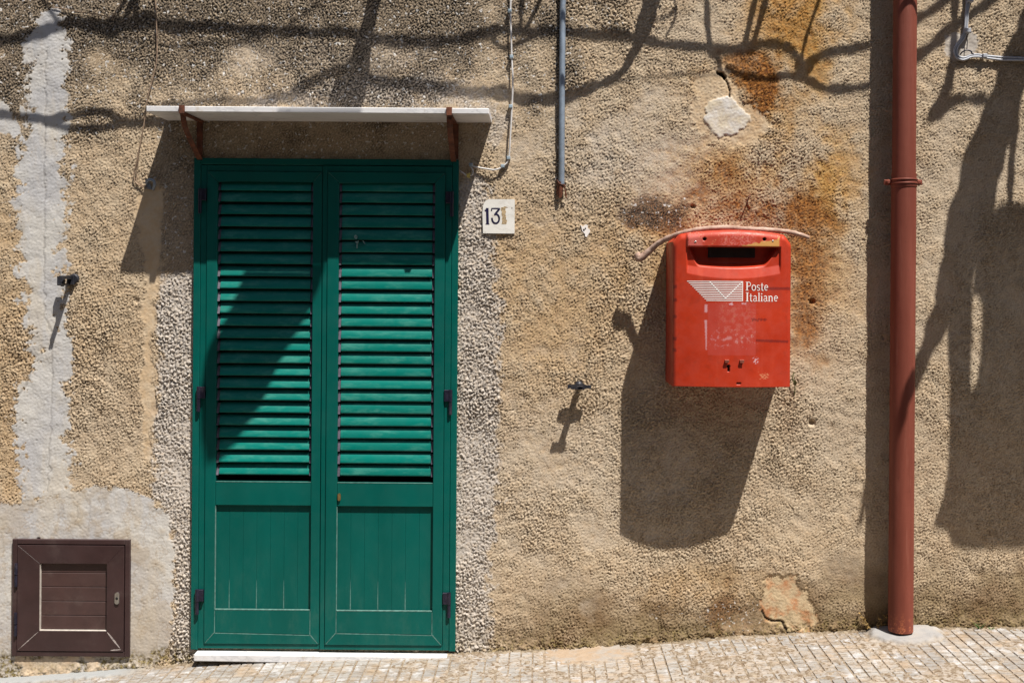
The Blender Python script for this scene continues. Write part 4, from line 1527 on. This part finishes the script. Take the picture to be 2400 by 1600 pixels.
# ------------------------------------------------------------------ shutter catches
def catch_right():
    x, _, z = P(1357, 902)
    root = thing("shutter_catch", (x, 0, z), "black iron shutter catch left of the post box", "shutter catch", "shutter catches on the wall")
    m_ = MB()
    m_.lathe_y(x, z, [(10, -3), (10, 3), (7, 6), (4, 8)], 20)
    m_.tube([(x, 6, z), (x, 60, z - 1)], 3.6, 10)
    m_.obj("rosette", M['hook'], root)
    m_ = MB()
    zz = z - 1
    # flat profiled blade seen edge on, with arms at two depths
    m_.box(x - 6, x + 7, 10, 62, zz - 2.6, zz + 2.6, 1)
    m_.prism([(x - 27, zz + 4), (x - 4, zz + 5), (x + 14, zz + 5), (x + 18, zz + 3), (x + 27, zz + 4), (x + 27, zz - 5), (x + 18, zz - 3), (x + 10, zz - 5), (x - 20, zz - 5), (x - 20, zz - 2.5), (x - 27, zz - 5)], 25, 34)
    m_.prism([(x - 20, zz + 3), (x + 10, zz + 3), (x + 12, zz - 3), (x - 20, zz - 3)], 54, 62)
    m_.obj("catch_arm", M['hook'], root)


def catch_left():
    x, _, z = P(170, 655)
    root = thing("shutter_catch", (x, 0, z), "black iron shutter catch beside the cement strip on the left", "shutter catch", "shutter catches on the wall")
    m_ = MB()
    m_.lathe_y(x + 5, z + 2, [(12, -3), (12, 4), (9, 7)], 20)
    m_.obj("rosette", M['hook'], root)
    m_ = MB()
    m_.box(x - 9, x + 8, 4, 12, z - 12, z + 10, 1)
    m_.box(x - 9, x - 1, 10, 62, z - 13, z - 9, .8)
    m_.box(x - 6, x + 3, 10, 62, z + 1, z + 9, .8)
    m_.box(x - 24, x - 9, 20, 30, z - 14, z + 8, .8)
    m_.box(x - 14, x - 8, 28, 34, z - 16, z - 2, .8)
    m_.obj("catch_arm", M['hook'], root)


catch_right()
catch_left()

# ------------------------------------------------------------------ number plate
x0, _, z1 = P(1132, 467)
x1, _, z0 = P(1206, 547.5)
root = thing("number_plate", ((x0 + x1) / 2, 4, z0), "small white marble house number plate reading 13 right of the shutters", "number plate")
mb = MB()
mb.prism([(x0 + 1, z0), (x1, z0), (x1, z1), (x0 + 13, z1), (x0 + 6, z1 - 4), (x0 + 1, z1 - 14), (x0 - 1, z1 - 30)], -4, 5)
mb.obj("plate", M['plaque'], root)


def pl(px, py):
    a = P(px, py)
    return (a[0], a[2])


mb = MB()
dz5 = lambda x, z: 5.0


def zq(a, b):
    return pl(1100 + a / 7.35, 440 + b / 7.35)


ribbon(mb, [zq(310, 352), zq(316, 628)], 6.2, dz5, .35)
ribbon(mb, [zq(280, 628), zq(350, 628)], 1.6, dz5, .4)
ribbon(mb, [zq(272, 404), zq(312, 362)], 3.4, dz5, .45)
mb.obj("digit", M['navy'], root)
mb = MB()
ribbon(mb, [zq(383, 405), zq(388, 360), zq(528, 360)], 3.0, dz5, .35)
ribbon(mb, [zq(522, 362), zq(440, 468)], 4.6, dz5, .4)
ribbon(mb, [zq(430, 466)] + [zq(455 + 62 * math.cos(math.radians(a)), 535 - 80 * math.sin(math.radians(a))) for a in range(80, -181, -20)] + [zq(392, 520)], 4.2, dz5, .45, 3)
mb.obj("digit", M['navy'], root)
mb = MB()
pts = [zq(a, b) for a, b in ((545, 345), (590, 335), (612, 322), (670, 342), (625, 352), (622, 380), (634, 420), (622, 460), (636, 500), (630, 545), (652, 565),
                             (640, 628), (556, 628), (570, 570), (560, 540), (572, 500), (556, 460), (562, 410), (545, 390))]
mb.prism(pts, 4, 5.3)
mb.obj("worn_digit", M['plaque_stain'], root)
mb = MB()
mb.lathe_y(*pl(1200, 488), [(1.2, 4.5), (1.2, 5.4), (.4, 5.5)], 8)
mb.obj("ink_dot", M['navy'], root)

# white plaster fleck with two screw holes
root = thing("plaster_fleck", P(1371, 540), "tiny white plaster fleck with two black holes right of the number plate", "plaster fleck")
mb = MB()
fl = [(1360, 527), (1366, 531), (1372, 526), (1378, 528), (1377, 534), (1382, 538), (1383, 543), (1379, 549), (1375, 556), (1371, 554), (1371, 549), (1368, 545), (1364, 541), (1363, 534)]
mb.prism([pl(*p) for p in fl], -4, 3.4)
mb.obj("plaster", M['white'], root)
mb = MB()
mb.lathe_y(*pl(1368.5, 539), [(2.2, 2), (2.2, 3.9), (.5, 3.9)], 10)
mb.lathe_y(*pl(1372, 535.5), [(1.7, 2), (1.7, 3.9), (.5, 3.9)], 10)
mb.obj("screw_holes", M['black'], root)

# bent nail above the post box
mb = MB()
mb.tube([P(1758, 456, 0), P(1757, 459, 14), P(1754, 464, 22)], [1.6, 1.6, 1.8], 7)
o = mb.obj("nail", M['rustmetal'])
tag(o, "rusty nail in the stained wall above the post box", "nail")


# ------------------------------------------------------------------ weeds at the foot of the wall
def weed(name, px, py, d0, n, size, mat, label, spread=1.0):
    x, _, z = P(px, py)
    zb = float(zg(x))
    root = thing(name, (x, d0, zb), label, "plant")
    st = MB()
    lf = MB()
    r = random.Random(int(px))
    for k in range(n):
        a = r.uniform(0, 2 * math.pi)
        dx, dd = math.cos(a) * spread * size * .6, abs(math.sin(a)) * spread * size * .4
        hgt = size * r.uniform(.5, 1.1)
        p0 = Vector((x + dx * .1, d0 + dd * .1, zb))
        p1 = Vector((x + dx * .6, d0 + dd * .6, zb + hgt * .6))
        p2 = Vector((x + dx, d0 + dd, zb + hgt))
        st.tube([p0, p1, p2], [.8, .6, .4], 5)
        for q_ in range(5):
            t = r.uniform(.35, 1.0)
            c = p0.lerp(p2, t)
            u_ = Vector((r.uniform(-1, 1), r.uniform(-.3, 1), r.uniform(-.6, .9))).normalized() * size * r.uniform(.12, .22)
            v_ = u_.cross(Vector((r.uniform(-1, 1), r.uniform(-1, 1), r.uniform(-1, 1)))).normalized() * size * .06
            lf.add([c, c + u_ * .5 + v_, c + u_, c + u_ * .5 - v_], [(0, 1, 2, 3)])
    st.obj("stem", mat, root)
    lf.obj("leaves", mat, root)


weed("weed", 2044, 1478, 8, 14, 40, M['dry'], "dry brown weed growing at the left foot of the downpipe", 1.3)
weed("weed", 2292, 1474, 9, 9, 15, M['leaf'], "tiny green weed at the foot of the wall right of the downpipe", 1.6)
weed("weed", 2318, 1479, 12, 4, 7, M['leaf'], "smallest green sprout, just right of the tiny green weed", 2.0)
# creeping shoot beside the post box
mb = MB()
mb.tube(smooth_pts([P(1862, 925, 2), P(1863, 905, 8), P(1858, 885, 10), P(1861, 872, 10)], 4), 1.2, 6)
mb.add([P(1863, 905, 8), P(1868, 898, 14), P(1864, 888, 13), P(1859, 896, 9)], [(0, 1, 2, 3)])
o = mb.obj("shoot", simple("dull shoot", (0.10, 0.12, 0.04), .8, .3, 60))
tag(o, "thin green shoot beside the lower right corner of the post box", "plant")


# ------------------------------------------------------------------ bare vine hanging before the wall above the picture
def cast(pts, t, n=5, jit=0.12, knot=0.15):
    """shadow centre line with half widths, in photo pixels -> tube standing t units out from the wall"""
    sm = smooth_pts(pts, n)
    out, rs = [], []
    for i, p in enumerate(sm):
        a, b = sm[max(0, i - 1)], sm[min(len(sm) - 1, i + 1)]
        dx, dy = b[0] - a[0], b[1] - a[1]
        L = math.hypot(dx, dy) or 1
        nx_, ny_ = -dy / L, dx / L
        k = math.sqrt(1 + (-SX * nx_ + SZ * ny_) ** 2)
        w_ = P(p[0], p[1])
        tt = max(t, p[1] / 2.72 + 45) + 6 * math.sin(i * .37)
        out.append((w_[0] + SX * tt, tt, w_[2] + SZ * tt))
        rs.append(max(1.0, p[2] / k * (1 + knot * math.sin(i * 1.3) + random.uniform(-jit, jit))))
    return out, rs


def vine(paths, t, label):
    m_ = MB()
    for p in paths:
        o_, r_ = cast(p, t)
        m_.tube(o_, r_, 8)
    ob = m_.obj("vine", M['bark'])
    tag(ob, label, "vine", "bare vines hanging in front of the wall")


vine([[(-160, 110, 15), (-40, 98, 15), (40, 92, 15), (100, 78, 16), (150, 62, 14), (200, 62, 18), (260, 68, 24), (330, 54, 20), (420, 64, 17), (520, 70, 15), (600, 76, 14), (700, 78, 14),
       (800, 80, 15), (880, 90, 15), (960, 99, 15), (1040, 100, 15), (1110, 88, 14), (1170, 72, 13), (1240, 76, 13), (1320, 80, 13), (1420, 84, 13),
       (1500, 95, 14), (1560, 106, 13), (1650, 115, 16), (1720, 118, 16), (1790, 106, 14), (1840, 112, 14), (1872, 140, 11), (1885, 152, 11), (1930, 128, 13),
       (1990, 118, 13), (2040, 112, 12)],
      [(250, 84, 4), (300, 98, 4), (380, 107, 4), (470, 110, 4), (560, 100, 4), (620, 88, 4)],
      [(240, 72, 6), (150, 60, 7), (120, 35, 6), (98, 0, 5), (85, -40, 5)],
      [(1150, 85, 8), (1180, 112, 9), (1210, 104, 8), (1250, 88, 7), (1280, 75, 6)],
      [(1222, -40, 6), (1222, 0, 6), (1221, 60, 6), (1226, 84, 7)], [(1275, -40, 5), (1262, 10, 5), (1232, 70, 6)],
      [(1655, -40, 7), (1657, 20, 7), (1663, 110, 8)], [(1782, -40, 7), (1770, 0, 7), (1743, 115, 8)], [(1806, -40, 7), (1795, 0, 7), (1763, 112, 8)],
      [(1935, -40, 4), (1920, 0, 4), (1892, 80, 4), (1877, 140, 4)], [(1578, -30, 3), (1582, 40, 3), (1562, 84, 3)], [(1580, 28, 4), (1562, 42, 5), (1535, 50, 5)],
      [(790, -30, 3), (757, 0, 3), (690, 50, 3), (660, 74, 3)], [(318, -30, 7), (306, 10, 7), (292, 50, 9)], [(322, -30, 7), (318, 20, 7), (316, 60, 9)], [(276, -30, 4), (292, 0, 4), (260, 44, 4), (220, 58, 4)],
      [(1660, 120, 11), (1682, 145, 9), (1692, 170, 7)]],
     175, "long gnarled bare vine stem hanging before the wall above the picture, casting the upper shadow")
vine([[(-60, 262, 12), (60, 274, 12), (120, 280, 14), (200, 268, 11), (250, 268, 12), (300, 288, 12), (380, 284, 13), (440, 262, 12)], [(100, 284, 9), (150, 302, 10), (210, 308, 11), (260, 300, 10), (300, 288, 9)]],
     120, "short forked bare vine stem at the far left, casting the loop shadow")
vine([[(380, 248, 9), (440, 243, 9), (520, 238, 9), (620, 236, 10), (690, 222, 13), (740, 192, 14), (800, 168, 14), (850, 182, 20), (900, 196, 18), (980, 208, 17), (1060, 212, 16),
       (1120, 216, 16), (1180, 218, 17), (1240, 236, 17), (1300, 230, 15), (1340, 225, 14), (1400, 200, 13), (1450, 178, 12), (1482, 130, 10), (1500, 90, 13), (1520, 30, 20), (1538, -40, 21)],
      [(1462, 170, 5), (1488, 120, 5), (1500, 85, 6)],
      [(1440, 196, 2.5), (1520, 182, 2.5), (1600, 176, 2.5), (1690, 176, 3)],
      [(1700, 158, 7), (1740, 176, 9), (1800, 184, 10), (1860, 180, 12), (1900, 190, 12), (1960, 212, 12), (2030, 206, 10), (2080, 196, 9)],
      [(1866, 150, 9), (1876, 168, 9), (1880, 184, 9)], [(1908, 146, 8), (1884, 176, 8)],
      [(890, -40, 13), (886, -20, 13), (872, 40, 11), (856, 110, 14), (836, 180, 24), (812, 232, 36)], [(872, -30, 6), (858, 40, 6), (838, 110, 7), (820, 170, 8)]],
     150, "thick sagging bare vine stem casting the lower curved shadow above the canopy")
vine([[(2262, -40, 10), (2240, -10, 10), (2236, 80, 8), (2228, 160, 9), (2214, 215, 9), (2188, 265, 12)], [(2250, 100, 5), (2232, 170, 5), (2228, 210, 5)],
      [(2420, -60, 12), (2330, 0, 12), (2230, 68, 13), (2160, 128, 14), (2090, 170, 12)], [(2300, -60, 12), (2220, 0, 12), (2150, 45, 12), (2090, 90, 12)],
      [(2180, 272, 14), (2205, 255, 22), (2240, 236, 14), (2290, 232, 14), (2345, 246, 15)], [(2385, 180, 9), (2378, 300, 9), (2370, 400, 8), (2362, 520, 8)]],
     240, "tangled bare vine stems right of the downpipe")
vine([[(2480, -40, 30), (2430, 40, 32), (2385, 140, 34), (2350, 260, 40), (2305, 380, 42), (2275, 500, 44), (2240, 640, 34), (2192, 770, 22), (2150, 870, 17), (2105, 975, 14), (2050, 1090, 12), (2028, 1170, 10), (2012, 1235, 4)]],
     300, "leaning bare trunk at the right edge casting the long diagonal shadow")

# unseen sheets added at the right, shaped to cast the broad shadow
m_ = MB()


def cpoly(pts, t):
    out = []
    for a, b in pts:
        w_ = P(a, b)
        out.append((w_[0] + SX * t, w_[2] + SZ * t))
    return out


m_.prism(cpoly([(2225, 740), (2240, 640), (2262, 560), (2285, 505), (2300, 505), (2284, 600), (2278, 680), (2278, 800), (2274, 900), (2276, 915), (2274, 1268), (2236, 1256), (2228, 1226), (2192, 1215), (2214, 1160), (2228, 1080), (2230, 900)], 345), 345, 353)
m_.prism(cpoly([(2300, 505), (2320, 500), (2345, 480), (2700, 470), (2700, 1270), (2274, 1269), (2276, 918), (2290, 900), (2304, 820), (2306, 700), (2298, 676), (2284, 676)], 355), 355, 363)
o = m_.obj("shadow_sheet_right", M['cloth'])
tag(o, "unseen sheet added beyond the right edge to cast the broad shadow", "cloth")


m_ = MB()  # unseen sheet added, outlined to cast the slanting shadow on the shutters
m_.prism(cpoly([(572, 640), (758, 640), (742, 700), (716, 745), (655, 850), (615, 945), (558, 1030), (506, 1095), (482, 1102), (470, 1035), (467, 950), (480, 850), (505, 800), (535, 740), (552, 700)], 560), 560, 566)
o = m_.obj("shadow_sheet_door", M['cloth'])
tag(o, "unseen pointed sheet added high before the shutters to cast the slanting shadow", "shadow caster")


# ------------------------------------------------------------------ the house across the street, behind the camera
def opposite_house():
    root = thing("facing_house", (0, 4200, -900), "plain rendered house across the street with shuttered windows", "house")
    m = simple("dull facade render", (0.20, 0.155, 0.11), .95, .2, 3, bump=0.003)
    DF = 4200
    xs = [-5200, -3700, -3200, -1500, -1000, 600, 1100, 2800, 3300, 5200]
    zs = [-1150, -900, -250, 850, 1500, 2350]
    b = MB()
    for i in range(len(xs) - 1):
        for j in range(len(zs) - 1):
            hole = (i % 2 == 1) and j in (1, 3)
            if not hole:
                b.box(xs[i], xs[i + 1], DF, DF + 160, zs[j], zs[j + 1])
    b.box(-5200, 5200, DF + 170, DF + 3200, -1150, 2350)
    o_ = b.obj("wall", m, root)
    b = MB()
    b.box(-5400, 5400, DF - 180, DF + 3300, 2350, 2440, 6)
    b.obj("roof", M['pipe'], root)
    for i in (1, 3, 5, 7):
        for j in (1, 3):
            a = MB()
            w_ = (xs[i + 1] - xs[i]) / 2
            for k in (0, 1):
                a.box(xs[i] + w_ * k + 4, xs[i] + w_ * (k + 1) - 4, DF + 40, DF + 60, zs[j] + 4, zs[j + 1] - 4, 3)
            a.obj("shutter", M['door'], root)
    return root


opposite_house()
